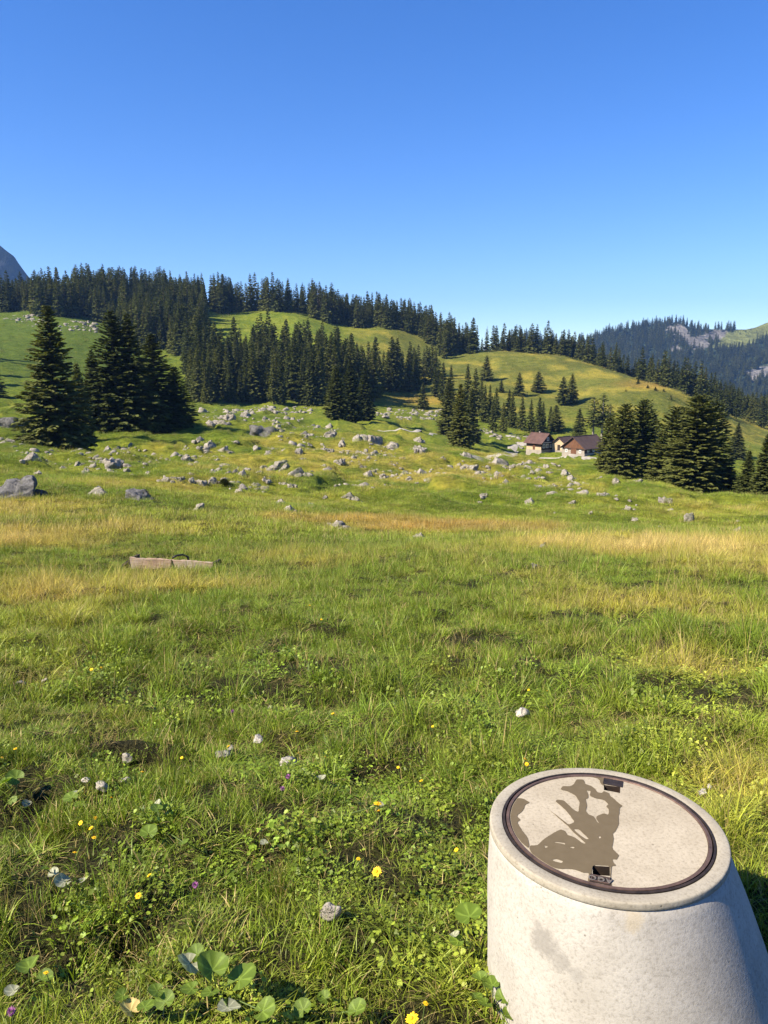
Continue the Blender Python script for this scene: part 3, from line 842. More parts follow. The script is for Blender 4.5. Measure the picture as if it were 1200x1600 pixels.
def rock_zone(px, py):
    if px < 245: return 'pale limestone rock in the rubble below the big dark spruces', 'limestone rocks below the big dark spruces'
    if px < 405: return 'pale limestone rock on the pasture left of the rocky mound', 'limestone rocks left of the rocky mound'
    if px < 510 and py > 700: return 'pale limestone rock on the rocky mound in the middle of the pasture', 'limestone rocks on the rocky mound'
    if px < 690 and py < 712: return 'pale limestone rock on the upper pasture below the compact clump', 'limestone rocks on the upper pasture'
    if px < 700: return 'pale limestone rock on the grassy slope right of the rocky mound', 'limestone rocks right of the rocky mound'
    if px < 905: return 'pale limestone rock on the grass below the road and the farm', 'limestone rocks below the farm'
    return 'pale limestone rock on the open slope below the broad spruces', 'limestone rocks below the broad spruces'
def small_zone(px, py):
    a, b = rock_zone(px, py); return a.replace('pale limestone rock', 'small low stone'), b.replace('limestone rocks', 'small stones')
kx, ky, kz, _ = hit([k[0] for k in KEY], [k[1] for k in KEY], 8, 700, 700)
for i, (px, fy, w, h, lab) in enumerate(KEY):
    x, y, z = float(kx[i]), float(ky[i]), float(kz[i])
    d = float(project(x, y, z)[2])
    dark = lab and 'dark' in lab and 'edged' not in lab and 'face' not in lab
    put_rock((DROCKS if dark else ROCKS)[i % (2 if dark else 8)], x, y, z, (1.35 if lab else 1.2) * w / FOC * d, (1.3 if lab else 1.15) * h / FOC * d, lab or rock_zone(px, fy)[0], None if lab else rock_zone(px, fy)[1], 'boulder' if dark else 'limestone_rock', 'boulder' if dark else 'rock')

def rock_field(n, y0, y1, polys, seed):
    y = np.sqrt(RNG.uniform(y0 ** 2, y1 ** 2, n)); x = RNG.uniform(-.58, .58, n) * y
    z = land(x, y); px, py, d = project(x, y, z)
    k = np.zeros(n, bool)
    for p in polys: k |= in_poly(px, py, p)
    k &= fbm(x / 6, y / 9, seed, 3) > .56
    return x[k], y[k], z[k]
PAST = [[(0,660),(0,740),(150,750),(400,770),(700,760),(900,775),(1020,800),(900,740),(800,722),(690,712),(600,690),(430,640),(320,645),(300,690),(120,705)]]
rx_, ry_, rz_ = rock_field(26000, 60, 300, PAST, 301)
m = min(len(rx_), 190)
for i in range(m):
    w = float(np.clip(RNG.lognormal(-.3, .55), .25, 2.0)) * (.5 + ry_[i] / 300)
    _p = project(rx_[i], ry_[i], rz_[i])
    put_rock(SMALL[i % 4], float(rx_[i]), float(ry_[i]), float(rz_[i]), w, w * .5, *small_zone(float(_p[0]), float(_p[1])))
# pale block fields nobody could count
SCREE = [[(0,494),(60,492),(150,505),(165,540),(120,520),(60,512),(0,500)], [(400,634),(480,636),(490,648),(395,646)], [(560,640),(690,640),(700,656),(600,655)], [(750,668),(860,690),(850,700),(800,702),(745,676)], [(860,684),(960,690),(900,696)], [(320,640),(400,640),(400,660),(300,650)], [(30,690),(0,690),(0,720),(60,730),(160,735),(60,700)]]
def scree(n, polys):
    y = np.sqrt(RNG.uniform(110 ** 2, 560 ** 2, n)); x = RNG.uniform(-.56, .3, n) * y
    z = land(x, y); px, py, d = project(x, y, z)
    k = np.zeros(n, bool)
    for p in polys: k |= in_poly(px, py, p)
    k &= (fbm(x / 9, y / 9, 311, 3) > .5) & (RNG.random(n) < .42)
    return x[k], y[k], z[k]
a, b, c = scree(60000, SCREE)
mm = len(a); ss = np.clip(RNG.lognormal(-.6, .55, mm), .15, 1.5) * (.45 + b / 520)
xr, yr, zr = rx_[m:m + 2600], ry_[m:m + 2600], rz_[m:m + 2600]
a = np.r_[a, xr]; b = np.r_[b, yr]; c = np.r_[c, zr]; ss = np.r_[ss, np.clip(RNG.lognormal(-1.35, .5, len(xr)), .1, .75)]
instancer('scree', np.c_[a, b, c], flat_rot(len(a), .2), np.c_[ss, ss * .9, ss * .8], RNG.integers(0, 4, len(a)), None, SMALL, label='loose pale limestone rubble lying in patches on pasture and slope', category='rubble', kind='stuff')

# ----------------------------------------------------------------- road, yard, path
def mat_gravel():
    t = NT('gravel'); p = t.geo()
    f = t.noise(.9, 6, .7, p)
    return t.done(t.bsdf(t.ramp(f, [(.3, (.20, .185, .155)), (.7, (.40, .37, .31))]), .95, .1, t.bump(f, .4, .1)))
MAT_GRAVEL = mat_gravel()
def strip(name, pts, width, lift=.12):
    x, y, z, _ = hit([p[0] for p in pts], [p[1] for p in pts], 60, 600, 700)
    P = np.c_[x, y]
    # dense smooth centre line
    t = np.r_[0, np.cumsum(np.hypot(*np.diff(P, axis=0).T))]
    q = np.linspace(0, t[-1], max(12, int(t[-1] / 1.5)))
    cx = np.interp(q, t, P[:, 0]); cyy = np.interp(q, t, P[:, 1])
    for _ in range(6):
        cx[1:-1] = (cx[:-2] + 2 * cx[1:-1] + cx[2:]) / 4; cyy[1:-1] = (cyy[:-2] + 2 * cyy[1:-1] + cyy[2:]) / 4
    dx = np.gradient(cx); dy = np.gradient(cyy); L = np.hypot(dx, dy); nx, ny = -dy / L, dx / L
    W = np.interp(q, t, [width] * len(t) if np.isscalar(width) else width)
    V = []; off = np.linspace(-.5, .5, 5)
    for o_ in off:
        w = W * o_ + (.35 * (fbm(cx / 2, cyy / 2, int(7 + o_ * 2), 2) - .5) if abs(o_) > .4 else 0)
        X = cx + nx * w; Yy = cyy + ny * w
        V.append(np.c_[X, Yy, land(X, Yy) + (lift if abs(o_) < .4 else -.05)])
    V = np.stack(V, 1); n = len(q)
    F = [(i * 5 + j, (i + 1) * 5 + j, (i + 1) * 5 + j + 1, i * 5 + j + 1) for i in range(n - 1) for j in range(4)]
    V = V.reshape(-1, 3)
    me = np_mesh(name, V, np.array(F), MAT_GRAVEL, True)
    # face up
    if sum(p.normal.z for p in me.polygons) < 0: me.flip_normals()
    return obj(name, me, kind='structure')
strip('gravel_road', [(738,716),(760,713),(780,709),(800,703),(815,697),(818,690),(808,685),(790,681)], 4.2)
strip('footpath', [(590,673),(620,674),(650,676),(690,678),(715,684)], 2.0)
strip('farm_track', [(760,714),(800,715),(840,714.5),(880,714),(905,716),(935,718)], [1.6, 2, 2, 3, 6, 3])

# ----------------------------------------------------------------- farm buildings
def mat_boards(name, c0, c1):
    t = NT(name); co = t.obco(); mp = t.n('Mapping'); mp.inputs['Scale'].default_value = (5, 5, .5); t.l(co, mp.inputs[0])
    f = t.noise(1.5, 5, .6, mp.outputs[0])
    return t.done(t.bsdf(t.ramp(f, [(.3, c0), (.7, c1)]), .9, .15))
MAT_WOOD_DARK = mat_boards('dark_boards', (.022, .017, .014), (.06, .045, .035))
MAT_WOOD_RED = mat_boards('reddish_boards', (.07, .032, .018), (.17, .085, .048))
MAT_ROOF_RED = mat_simple('red_brown_tiles', (.090, .052, .044), .85, .2, .8, .25, .3)
MAT_ROOF = mat_simple('brown_tiles', (.076, .050, .043), .85, .2, .8, .25, .3)
MAT_PLASTER = mat_simple('cream_plaster', (.42, .32, .20), .9, .2, .7, .15)
MAT_WHITE = mat_simple('white_wash', (.27, .24, .20), .9, .2, .7, .15)
MAT_FRAME = mat_simple('white_paint', (.75, .74, .70), .6, .3)
MAT_GLASS = mat_simple('window_glass', (.02, .025, .03), .08, .5)

def box_mesh(name, x0, x1, y0, y1, z0, z1, mat):
    V = [(x, y, z) for x in (x0, x1) for y in (y0, y1) for z in (z0, z1)]
    F = [(0, 1, 3, 2), (4, 6, 7, 5), (0, 4, 5, 1), (2, 3, 7, 6), (0, 2, 6, 4), (1, 5, 7, 3)]
    return new_mesh(name, V, F, mat)
def gable_house(label, px, py, W, Lr, eave, ridge, yaw, base_h, mats, gable_side, name='farmhouse', category='farmhouse'):
    """local: ridge along y, gables at y = -L/2 and +L/2; yaw turns it about z"""
    wall_m, gable_m, base_m, roof_m = mats
    x, y, z, _ = hit([px], [py], 100, 500, 900)
    x, y, z = float(x[0]), float(y[0]), float(z[0])
    y += 3.0
    t = thing(name, label, category, (x, y, z), yaw)
    w, l = W / 2, Lr / 2
    obj('stone_base', box_mesh('stone_base', -w - .08, w + .08, -l - .08, l + .08, -2.5, base_h, base_m), t)
    V = [(-w, -l, base_h), (w, -l, base_h), (w, -l, eave), (0, -l, ridge - .15), (-w, -l, eave), (-w, l, base_h), (w, l, base_h), (w, l, eave), (0, l, ridge - .15), (-w, l, eave)]
    F = [(0, 1, 2, 3, 4), (9, 8, 7, 6, 5), (0, 4, 9, 5), (1, 6, 7, 2)]
    wall = obj('wall', new_mesh('wall', V, F, wall_m), t)
    for yy in (-l - .04, l + .04):
        s = -1 if yy < 0 else 1
        G = [(-w + .1, yy, eave - .3), (w - .1, yy, eave - .3), (w - .1, yy, eave), (0, yy, ridge - .3), (-w + .1, yy, eave)]
        obj('gable_cladding', new_mesh('gable', G + [(a, b - s * .035, c) for a, b, c in G], [(0, 1, 2, 3, 4), (9, 8, 7, 6, 5)] + [(i, (i + 1) % 5, (i + 1) % 5 + 5, i + 5) for i in range(5)], gable_m), t)
    ov = .75; sl = (ridge - eave) / w
    roof = None
    for s in (-1, 1):
        e = w + ov
        pts = [(0, -l - ov, ridge), (s * e, -l - ov, ridge - sl * e), (s * e, l + ov, ridge - sl * e), (0, l + ov, ridge)]
        lo = [(a, b, c + .22) for a, b, c in pts]
        me = new_mesh('roof_slope', pts + lo, [(0, 1, 2, 3), (7, 6, 5, 4)] + [(i, i + 4, (i + 1) % 4 + 4, (i + 1) % 4) for i in range(4)], roof_m)
        roof = obj('roof_slope', me, t)
    obj('ridge_cap', box_mesh('ridge_cap', -.16, .16, -l - ov - .03, l + ov + .03, ridge + .1, ridge + .30, roof_m), t)
    return t, w, l
def window(t, face, a, z, ww, wh, off):
    """face: '-y' gable or '-x' / '+x' long wall; a runs along the wall"""
    def bx(nm, a0, a1, z0, z1, d0, d1, mat, par):
        if face[1] == 'y':
            s = -1 if face[0] == '-' else 1
            return obj(nm, box_mesh(nm, a0, a1, min(s * (off + d0), s * (off + d1)), max(s * (off + d0), s * (off + d1)), z0, z1, mat), par)
        s = -1 if face[0] == '-' else 1
        return obj(nm, box_mesh(nm, min(s * (off + d0), s * (off + d1)), max(s * (off + d0), s * (off + d1)), a0, a1, z0, z1, mat), par)
    f = bx('window', a - ww / 2, a + ww / 2, z, z + wh, -.02, .05, MAT_GLASS, t)
    for (a0, a1, z0, z1) in ((a - ww / 2 - .14, a - ww / 2, z - .14, z + wh + .14), (a + ww / 2, a + ww / 2 + .14, z - .14, z + wh + .14), (a - ww / 2, a + ww / 2, z + wh, z + wh + .14), (a - ww / 2, a + ww / 2, z - .14, z), (a - .05, a + .05, z, z + wh)):
        bx('window_frame', a0, a1, z0, z1, .0, .10, MAT_FRAME, f)

t, w, l = gable_house('small chalet with red brown roof, dark boarded gable and white framed windows', 846, 706, 6.6, 6.6, 3.4, 6.1, math.radians(40), .7, (MAT_WOOD_DARK, MAT_WOOD_DARK, MAT_WHITE, MAT_ROOF_RED), '-y', 'chalet', 'chalet')
for a in (-2.0, -.2, 1.9): window(t, '-y', a, 1.5, .95, 1.05, l)
window(t, '-y', 0, 3.9, .8, .9, l + .05)
obj('balcony_rail', box_mesh('balcony_rail', -w + .1, w - .1, -l - .62, -l - .55, 3.15, 3.3, MAT_FRAME), t)
obj('chimney', box_mesh('chimney', .6, 1.1, .6, 1.1, 4.6, 6.7, MAT_WHITE), t)
obj('door', box_mesh('door', -w - .09, -w + .03, -.6, .4, .7, 2.6, MAT_WOOD_RED), t)
obj('lower_wall', box_mesh('lower_wall', -w - .05, -w + .05, -l + .1, l - .1, .7, 1.7, MAT_PLASTER), t)
# barn: ridge along its own y, gable (-y) turned to the left of the viewer
t, w, l = gable_house('large barn with wide brown roof and reddish boarded gable, half behind the broad spruce', 916, 711, 8.6, 12.5, 2.7, 6.0, math.radians(-48), .9, (MAT_WOOD_DARK, MAT_WOOD_RED, MAT_WHITE, MAT_ROOF), '-y', 'barn', 'barn')
obj('whitewashed_wall', box_mesh('whitewashed_wall', -w + .05, w - .05, -l - .06, -l + .05, .2, 1.75, MAT_WHITE), t)
obj('barn_door', box_mesh('barn_door', -.9, 1.2, -l - .12, -l - .05, .3, 2.3, MAT_WOOD_RED), t)
for a in (-2.6, 2.7): window(t, '-y', a, 1.1, .6, .7, l + .07)
for a in (-4.2, -1.2, 1.8): window(t, '+x', a, 1.4, .8, .6, w)
t, w, l = gable_house('cream plastered shed with brown roof tucked beside the big barn', 888, 708, 5.4, 6.0, 2.6, 4.7, math.radians(-46), .4, (MAT_PLASTER, MAT_PLASTER, MAT_WHITE, MAT_ROOF), '-y', 'shed', 'shed')
t.location.y += 5.0; t.location.x += .2
obj('door', box_mesh('door', -.5, .5, -l - .12, -l - .05, .3, 2.2, MAT_WOOD_DARK), t)
window(t, '-y', 1.5, 1.2, .7, .8, l + .06)
# ----------------------------------------------------------------- low bushes
BUSH = [(350,758,26,16,'dark juniper bush growing against the jagged white rock'),(583,686,16,8,'low green bush on top of the broad mossy outcrop'),(997,600,9,11,None),(1012,606,7,6,None),(1024,610,8,7,None),(1037,612,7,6,None),(1048,624,8,8,None),(978,612,5,5,None),(700,612,9,10,None),(672,566,8,7,None),(640,556,10,7,None),(620,548,9,6,None),(655,600,9,9,None),(470,512,8,7,None),(430,515,9,7,None)]
bx0, by0, bz0, _ = hit([b[0] for b in BUSH], [b[1] for b in BUSH], 30, 800, 500)
for i, (px, py, w_, h_, lab) in enumerate(BUSH):
    d = float(project(bx0[i], by0[i], bz0[i])[2])
    place_tree(BROAD[i % 2] if lab else MID[2], float(bx0[i]), float(by0[i]), float(bz0[i]) - .1, h_ / FOC * d * .95, w_ / FOC * d * .45, lab or 'small dark bush dotted on the open hillside meadow', None if lab else 'small bushes on the open hillside', 'juniper_bush', 'bush')
#@@FARM_END
# ----------------------------------------------------------------- concrete inspection shaft
LZ = 0.255                                     # height of the lid
def lid_xy(px, py):
    dx, dy, dz = ray(px, py); t = (LZ - EYE) / dz
    return dx * t, dy * t
_ring = [(784.8,1275.8),(904.8,1208.7),(1123,1325.6),(1004.5,1398.5),(855,1360),(1031,1233.7),(1096.5,1279.7),(1085,1371.6)]
_q = np.array([lid_xy(*p) for p in _ring]); _a = np.linalg.lstsq(np.c_[2 * _q, np.ones(len(_q))], (_q ** 2).sum(1), rcond=None)[0]
LX, LY = float(_a[0]), float(_a[1]); LR = float(math.sqrt(_a[2] + LX ** 2 + LY ** 2))

def mat_concrete(name, c0, c1, stain=None):
    t = NT(name); co = t.obco()
    f = t.noise(7, 6, .65, co); g = t.noise(95, 4, .7, co); h = t.noise(2.2, 4, .6, co)
    c = t.ramp(f, [(.3, c0), (.65, c1)])
    c = t.mix(1.0, c, t.ramp(g, [(.30, (.70, .69, .67)), (.5, (1, 1, 1)), (.75, (1.06, 1.06, 1.06))]), 'MULTIPLY')
    c = t.mix(1.0, c, t.ramp(h, [(.3, (.90, .89, .87)), (.6, (1.03, 1.03, 1.03))]), 'MULTIPLY')
    v = t.n('TexVoronoi'); v.inputs['Scale'].default_value = 26; t.l(co, v.inputs['Vector'])
    pit = t.ramp(v.outputs['Distance'], [(.0, (0, 0, 0)), (.055, (0, 0, 0)), (.10, (1, 1, 1))])
    v2 = t.noise(11, 2, .5, co)
    pm = t.math('MAXIMUM', pit, t.ramp(v2, [(.56, (1, 1, 1)), (.60, (0, 0, 0))]))
    c = t.mix(pm, t.mix(1.0, c, (.55, .54, .52), 'MULTIPLY'), c)
    if stain:
        for (lx, ly, lz, r, col, amt) in stain:
            d = t.n('VectorMath'); d.operation = 'DISTANCE'; t.l(co, d.inputs[0]); d.inputs[1].default_value = (lx, ly, lz)
            dd = t.math('ADD', d.outputs['Value'], t.math('MULTIPLY', t.math('SUBTRACT', t.noise(24, 5, .7, co), .5), r * 1.5))
            k = t.math('MULTIPLY', t.ramp(dd, [(r * .55, (1, 1, 1)), (r, (0, 0, 0))]), amt)
            c = t.mix(k, c, col)
    hb = t.math('ADD', g, t.math('ADD', t.math('MULTIPLY', f, .35), t.math('MULTIPLY', pm, .5)))
    return t.done(t.bsdf(c, .88, .25, t.bump(hb, .30, .004)))
def surf(az, h):                                # a point on the shaft, local coordinates; h below the lid
    r = .385 * LR / .33 + .21 * h; return (.21 * h + r * math.sin(az), -r * math.cos(az), -h)
MAT_SHAFT = mat_concrete('shaft_concrete', (.335, .312, .272), (.42, .396, .350),
    [(*surf(-.80, .185), .060, (.215, .20, .175), .75), (*surf(-.68, .215), .045, (.22, .205, .18), .65), (*surf(-.56, .235), .03, (.24, .225, .2), .5), (*surf(-.10, .045), .045, (.42, .34, .21), .45), (*surf(-.14, .20), .013, (.17, .16, .16), .9), (*surf(-1.02, .09), .012, (.18, .17, .17), .8), (*surf(-.74, .125), .006, (.03, .03, .03), 1.0), (*surf(-.45, .20), .006, (.12, .12, .12), .9)])
MAT_COLLAR = mat_concrete('collar_mortar', (.265, .235, .180), (.345, .315, .25))
MAT_LID = mat_concrete('lid_concrete', (.315, .272, .20), (.39, .342, .258))
MAT_WETLID = None
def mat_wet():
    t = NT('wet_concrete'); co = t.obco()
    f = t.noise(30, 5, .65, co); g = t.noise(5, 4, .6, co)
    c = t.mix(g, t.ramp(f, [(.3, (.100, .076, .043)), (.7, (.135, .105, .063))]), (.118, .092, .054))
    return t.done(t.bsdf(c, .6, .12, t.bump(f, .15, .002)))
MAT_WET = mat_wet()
def mat_iron(name, c0, c1, rough=.6, metal=.5):
    t = NT(name); co = t.obco(); f = t.noise(22, 6, .7, co)
    return t.done(t.bsdf(t.ramp(f, [(.3, c0), (.7, c1)]), rough, .4, t.bump(t.noise(120, 4, .6, co), .5, .002), metal))
MAT_IRON = mat_iron('rusty_cast_iron', (.075, .050, .040), (.19, .12, .09))
MAT_IRON_DARK = mat_iron('dark_cast_iron', (.015, .013, .012), (.07, .05, .04))
MAT_RUST = mat_iron('orange_rust', (.02, .010, .006), (.26, .085, .014), .9, 0)
MAT_SLOT = mat_iron('dark_pocket', (.004, .003, .003), (.03, .014, .006), .9, 0)

shaft = thing('inspection_shaft', 'tapered pale concrete inspection shaft with round iron rimmed lid in the meadow', 'manhole', (LX, LY, LZ))
K = LR / .33
def loft(rings, seg=128, cap_top=False):
    """rings: (cx, r, z) circles"""
    V = []; F = []
    for (cx, r, z) in rings:
        for k in range(seg):
            a = 6.28318 * k / seg; V.append((cx + r * math.cos(a), r * math.sin(a), z))
    for i in range(len(rings) - 1):
        for k in range(seg):
            k2 = (k + 1) % seg; F.append((i * seg + k, (i + 1) * seg + k, (i + 1) * seg + k2, i * seg + k2))
    return V, F
RT = .372 * K
rings = [(.0, RT - .02, -.0235), (.0, RT - .005, -.0245)] + [(.21 * h, RT - .0015 + .21 * h + .004 * math.sin(h * 9), -.026 - h) for h in np.linspace(0.004, 1.02, 40)]
V, F = loft(rings); obj('shaft_body', new_mesh('shaft_body', V, F, MAT_SHAFT, True), shaft)
V, F = loft([(0, LR + .002, -.02), (0, LR + .002, -.001), (0, LR + .004, .0), (0, RT - .006, .0), (0, RT - .003, -.0008), (0, RT - .0008, -.003), (0, RT, -.006), (0, RT + .001, -.014), (0, RT + .001, -.021), (0, RT - .001, -.024), (0, RT - .02, -.026)])
obj('collar', new_mesh('collar', V, F, MAT_COLLAR, True), shaft)
# frame ring: two iron bands with a groove between
V, F = loft([(0, LR, -.03), (0, LR, .002), (0, LR - .007, .003), (0, LR - .008, -.010), (0, LR - .011, -.010)])
obj('frame_ring', new_mesh('frame_ring', V, F, MAT_IRON_DARK, False), shaft)
V, F = loft([(0, LR - .011, -.012), (0, LR - .0115, .002), (0, LR - .021, .003), (0, LR - .0235, -.003), (0, LR - .024, -.02)])
lid_ring = obj('lid_ring', new_mesh('lid_ring', V, F, MAT_IRON, False), shaft)
LI = LR - .024

def loc(pts, ox, oy, sc):                       # photo pixels (zoomed crop) -> lid plane
    p = np.array(pts, float) / sc + np.array([ox, oy])
    x, y = lid_xy(p[:, 0], p[:, 1]); return np.c_[x - LX, y - LY]
def Z1(pts): return loc(pts, 760, 1190, 1200 / 220)
def fill(name, loops, z, mat, thick=0.0):
    bm = bmesh.new(); ed = []
    for lp in loops:
        vs = [bm.verts.new((float(a), float(b), z)) for a, b in lp]
        ed += [bm.edges.new((vs[i], vs[(i + 1) % len(vs)])) for i in range(len(vs))]
    bmesh.ops.triangle_fill(bm, edges=ed, use_beauty=True, use_dissolve=False)
    for f in bm.faces:
        f.normal_update()
        if f.normal.z < 0: f.normal_flip()
    me = bpy.data.meshes.new(name); bm.to_mesh(me); bm.free(); me.materials.append(mat)
    return me
slot_a = Z1([(905,884),(1052,893),(1054,972),(906,962)])          # near pocket
slot_b = Z1([(1000,196),(1142,216),(1140,266),(1002,240)])        # far pocket
circ = [(LI * math.cos(6.28318 * k / 160), LI * math.sin(6.28318 * k / 160)) for k in range(160)]
def plate_for(slot, outward):
    """the iron plate between a pocket and the rim, squared to the pocket"""
    c = slot.mean(0); d = c / np.linalg.norm(c); s = np.array([-d[1], d[0]])
    w = .5 * max(abs((slot - c) @ s)) * 2
    inn = max((slot - c) @ d); 
    return c, d, s, w, inn
obj('lid', fill('lid', [circ, slot_a, slot_b], -.001, MAT_LID), shaft)
for slot, nm in ((slot_a, 'near'), (slot_b, 'far')):
    V = [(a, b, -.0012) for a, b in slot] + [(a, b, -.11) for a, b in slot]
    me = new_mesh('key_pocket', V, [(i, (i + 1) % 4, (i + 1) % 4 + 4, i + 4) for i in range(4)] + [(4, 5, 6, 7)], MAT_SLOT)
    pk = obj('key_pocket', me, shaft)
    c, d, s, w, inn = plate_for(slot, 1)
    r1 = math.sqrt(max(LI ** 2 - w ** 2, .01)) - c @ d
    q = [c + s * w * 1.12 + d * inn * .98, c - s * w * 1.12 + d * inn * .98, c - s * w * 1.12 + d * (r1 - .002), c + s * w * 1.12 + d * (r1 - .002)]
    V = [(a, b, .0015) for a, b in q] + [(a, b, -.03) for a, b in q]
    pl = obj('iron_plate', new_mesh('iron_plate', V, [(3, 2, 1, 0), (0, 1, 5, 4), (1, 2, 6, 5), (2, 3, 7, 6), (3, 0, 4, 7)], MAT_IRON_DARK), shaft)
    # rust bar across the pocket floor
    q = [c + s * w * .95 - d * .012, c - s * w * .95 - d * .012, c - s * w * .95 + d * .008, c + s * w * .95 + d * .008]
    V = [(a, b, -.028) for a, b in q] + [(a, b, -.04) for a, b in q]
    obj('grip_bar', new_mesh('grip_bar', V, [(3, 2, 1, 0), (0, 1, 5, 4), (1, 2, 6, 5), (2, 3, 7, 6), (3, 0, 4, 7)], MAT_RUST), shaft)
    # raised maker's letters, read from the rim side
    if nm == 'near':
        cu = bpy.data.curves.new('letters', 'FONT'); cu.body = 'AGO'; cu.size = (r1 - inn) * .78; cu.extrude = .0012; cu.align_x = 'CENTER'; cu.align_y = 'CENTER'; cu.space_character = 1.15; cu.offset = .0004
        tmp = bpy.data.objects.new('tmp_letters', cu); COL.objects.link(tmp)
        bpy.context.view_layer.update()
        me = bpy.data.meshes.new_from_object(tmp.evaluated_get(bpy.context.evaluated_depsgraph_get()))
        bpy.data.objects.remove(tmp)
        me.materials.clear(); me.materials.append(mat_iron('worn_iron', (.10, .085, .072), (.20, .175, .15), .6, .2))
        mid = c + d * (inn + r1) / 2
        lt = obj('raised_letters', me, pl)
        lt.location = (mid[0], mid[1], .0028)
        lt.rotation_euler = (0, 0, math.atan2(-d[0], d[1]))
        fr = []
        wv = .0035
        for (u0, u1, v0, v1) in ((-w, w, inn + .003, inn + .003 + wv), (-w, w, r1 - .006 - wv, r1 - .006), (-w, -w + wv, inn + .003 + wv, r1 - .006 - wv), (w - wv, w, inn + .003 + wv, r1 - .006 - wv)):
            fr.append([c + s * u0 + d * v0, c + s * u1 + d * v0, c + s * u1 + d * v1, c + s * u0 + d * v1])
        V = []; F = []
        for q in fr:
            b0 = len(V); V += [(a, b, .0032) for a, b in q] + [(a, b, .001) for a, b in q]
            F += [(b0, b0 + 1, b0 + 2, b0 + 3)] + [(b0 + i, b0 + (i + 1) % 4, b0 + (i + 1) % 4 + 4, b0 + i + 4) for i in range(4)]
        obj('plate_border', new_mesh('plate_border', V, F, MAT_IRON), pl)

def wobble(lp, seed, amp=.0016, n=3):
    """finer, slightly ragged outline"""
    P = np.asarray(lp)
    for _ in range(1):
        a = P; b = np.roll(P, -1, 0); P = np.stack([.85 * a + .15 * b, .5 * a + .5 * b, .15 * a + .85 * b], 1).reshape(-1, 2)
    P = P + amp * np.c_[fbm(P[:, 0] * 90, P[:, 1] * 90, seed, 2) - .5, fbm(P[:, 1] * 90, P[:, 0] * 90, seed + 5, 2) - .5] * 2
    return P
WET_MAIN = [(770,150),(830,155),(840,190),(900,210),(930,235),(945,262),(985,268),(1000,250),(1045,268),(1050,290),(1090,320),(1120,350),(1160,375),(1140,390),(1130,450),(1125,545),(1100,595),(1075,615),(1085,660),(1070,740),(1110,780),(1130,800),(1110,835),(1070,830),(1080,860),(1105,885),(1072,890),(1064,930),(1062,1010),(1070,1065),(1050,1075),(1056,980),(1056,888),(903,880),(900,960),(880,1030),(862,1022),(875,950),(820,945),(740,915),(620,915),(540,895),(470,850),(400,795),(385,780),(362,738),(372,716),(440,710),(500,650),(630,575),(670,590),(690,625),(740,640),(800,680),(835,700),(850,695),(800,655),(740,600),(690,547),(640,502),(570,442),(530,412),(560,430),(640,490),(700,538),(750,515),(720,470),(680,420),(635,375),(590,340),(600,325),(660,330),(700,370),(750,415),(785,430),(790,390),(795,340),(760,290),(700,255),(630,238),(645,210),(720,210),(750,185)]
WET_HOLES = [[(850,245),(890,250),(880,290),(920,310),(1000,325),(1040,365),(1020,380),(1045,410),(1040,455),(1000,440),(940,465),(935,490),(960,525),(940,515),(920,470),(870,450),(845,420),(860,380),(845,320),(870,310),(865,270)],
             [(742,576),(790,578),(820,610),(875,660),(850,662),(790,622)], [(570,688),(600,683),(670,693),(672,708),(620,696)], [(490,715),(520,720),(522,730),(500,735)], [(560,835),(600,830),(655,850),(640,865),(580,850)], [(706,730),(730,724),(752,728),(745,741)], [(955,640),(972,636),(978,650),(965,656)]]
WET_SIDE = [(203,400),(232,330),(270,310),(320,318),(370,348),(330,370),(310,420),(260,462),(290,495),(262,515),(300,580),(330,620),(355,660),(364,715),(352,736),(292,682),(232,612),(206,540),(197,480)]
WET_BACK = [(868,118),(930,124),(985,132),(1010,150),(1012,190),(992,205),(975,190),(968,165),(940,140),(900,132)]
def clamp_in(P, r):
    P = np.array(P); d = np.hypot(P[:, 0], P[:, 1]); k = np.minimum(1, r / d); return P * k[:, None]
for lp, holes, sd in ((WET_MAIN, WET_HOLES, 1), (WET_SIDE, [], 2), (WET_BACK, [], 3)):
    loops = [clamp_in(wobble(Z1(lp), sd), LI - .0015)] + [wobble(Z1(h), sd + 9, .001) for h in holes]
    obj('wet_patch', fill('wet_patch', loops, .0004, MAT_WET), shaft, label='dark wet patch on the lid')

# ----------------------------------------------------------------- wooden trough
tx, ty, tz, _ = hit([274], [889], 8, 40, 900)
tx, ty, tz = float(tx[0]), float(ty[0]), float(tz[0])
TS = float(project(tx, ty, tz)[2]) / FOC       # metres per photo pixel there
def mat_trough():
    t = NT('weathered_trough_wood'); co = t.obco(); mp = t.n('Mapping'); mp.inputs['Scale'].default_value = (.9, 7, 7); t.l(co, mp.inputs[0])
    f = t.noise(4, 6, .7, mp.outputs[0]); g = t.noise(2.2, 4, .6, co)
    c = t.ramp(f, [(.25, (.15, .10, .07)), (.5, (.34, .235, .165)), (.75, (.46, .37, .28))])
    return t.done(t.bsdf(t.mix(t.ramp(g, [(.45, (0, 0, 0)), (.7, (.8, .8, .8))]), c, (.40, .36, .31)), .9, .15, t.bump(f, .6, .02)))
MAT_TROUGH = mat_trough()
MAT_TROUGH_END = mat_boards('dark_end_grain', (.02, .016, .013), (.085, .07, .055))
MAT_HOSE = mat_simple('black_rubber', (.012, .012, .013), .55, .4)
trough = thing('wooden_trough', 'weathered wooden water trough lying in the dry grass, with black hose at its middle', 'trough', (tx, ty, tz - .05), math.radians(-13))
HL = 70 * TS; TH = .30; TD = .30
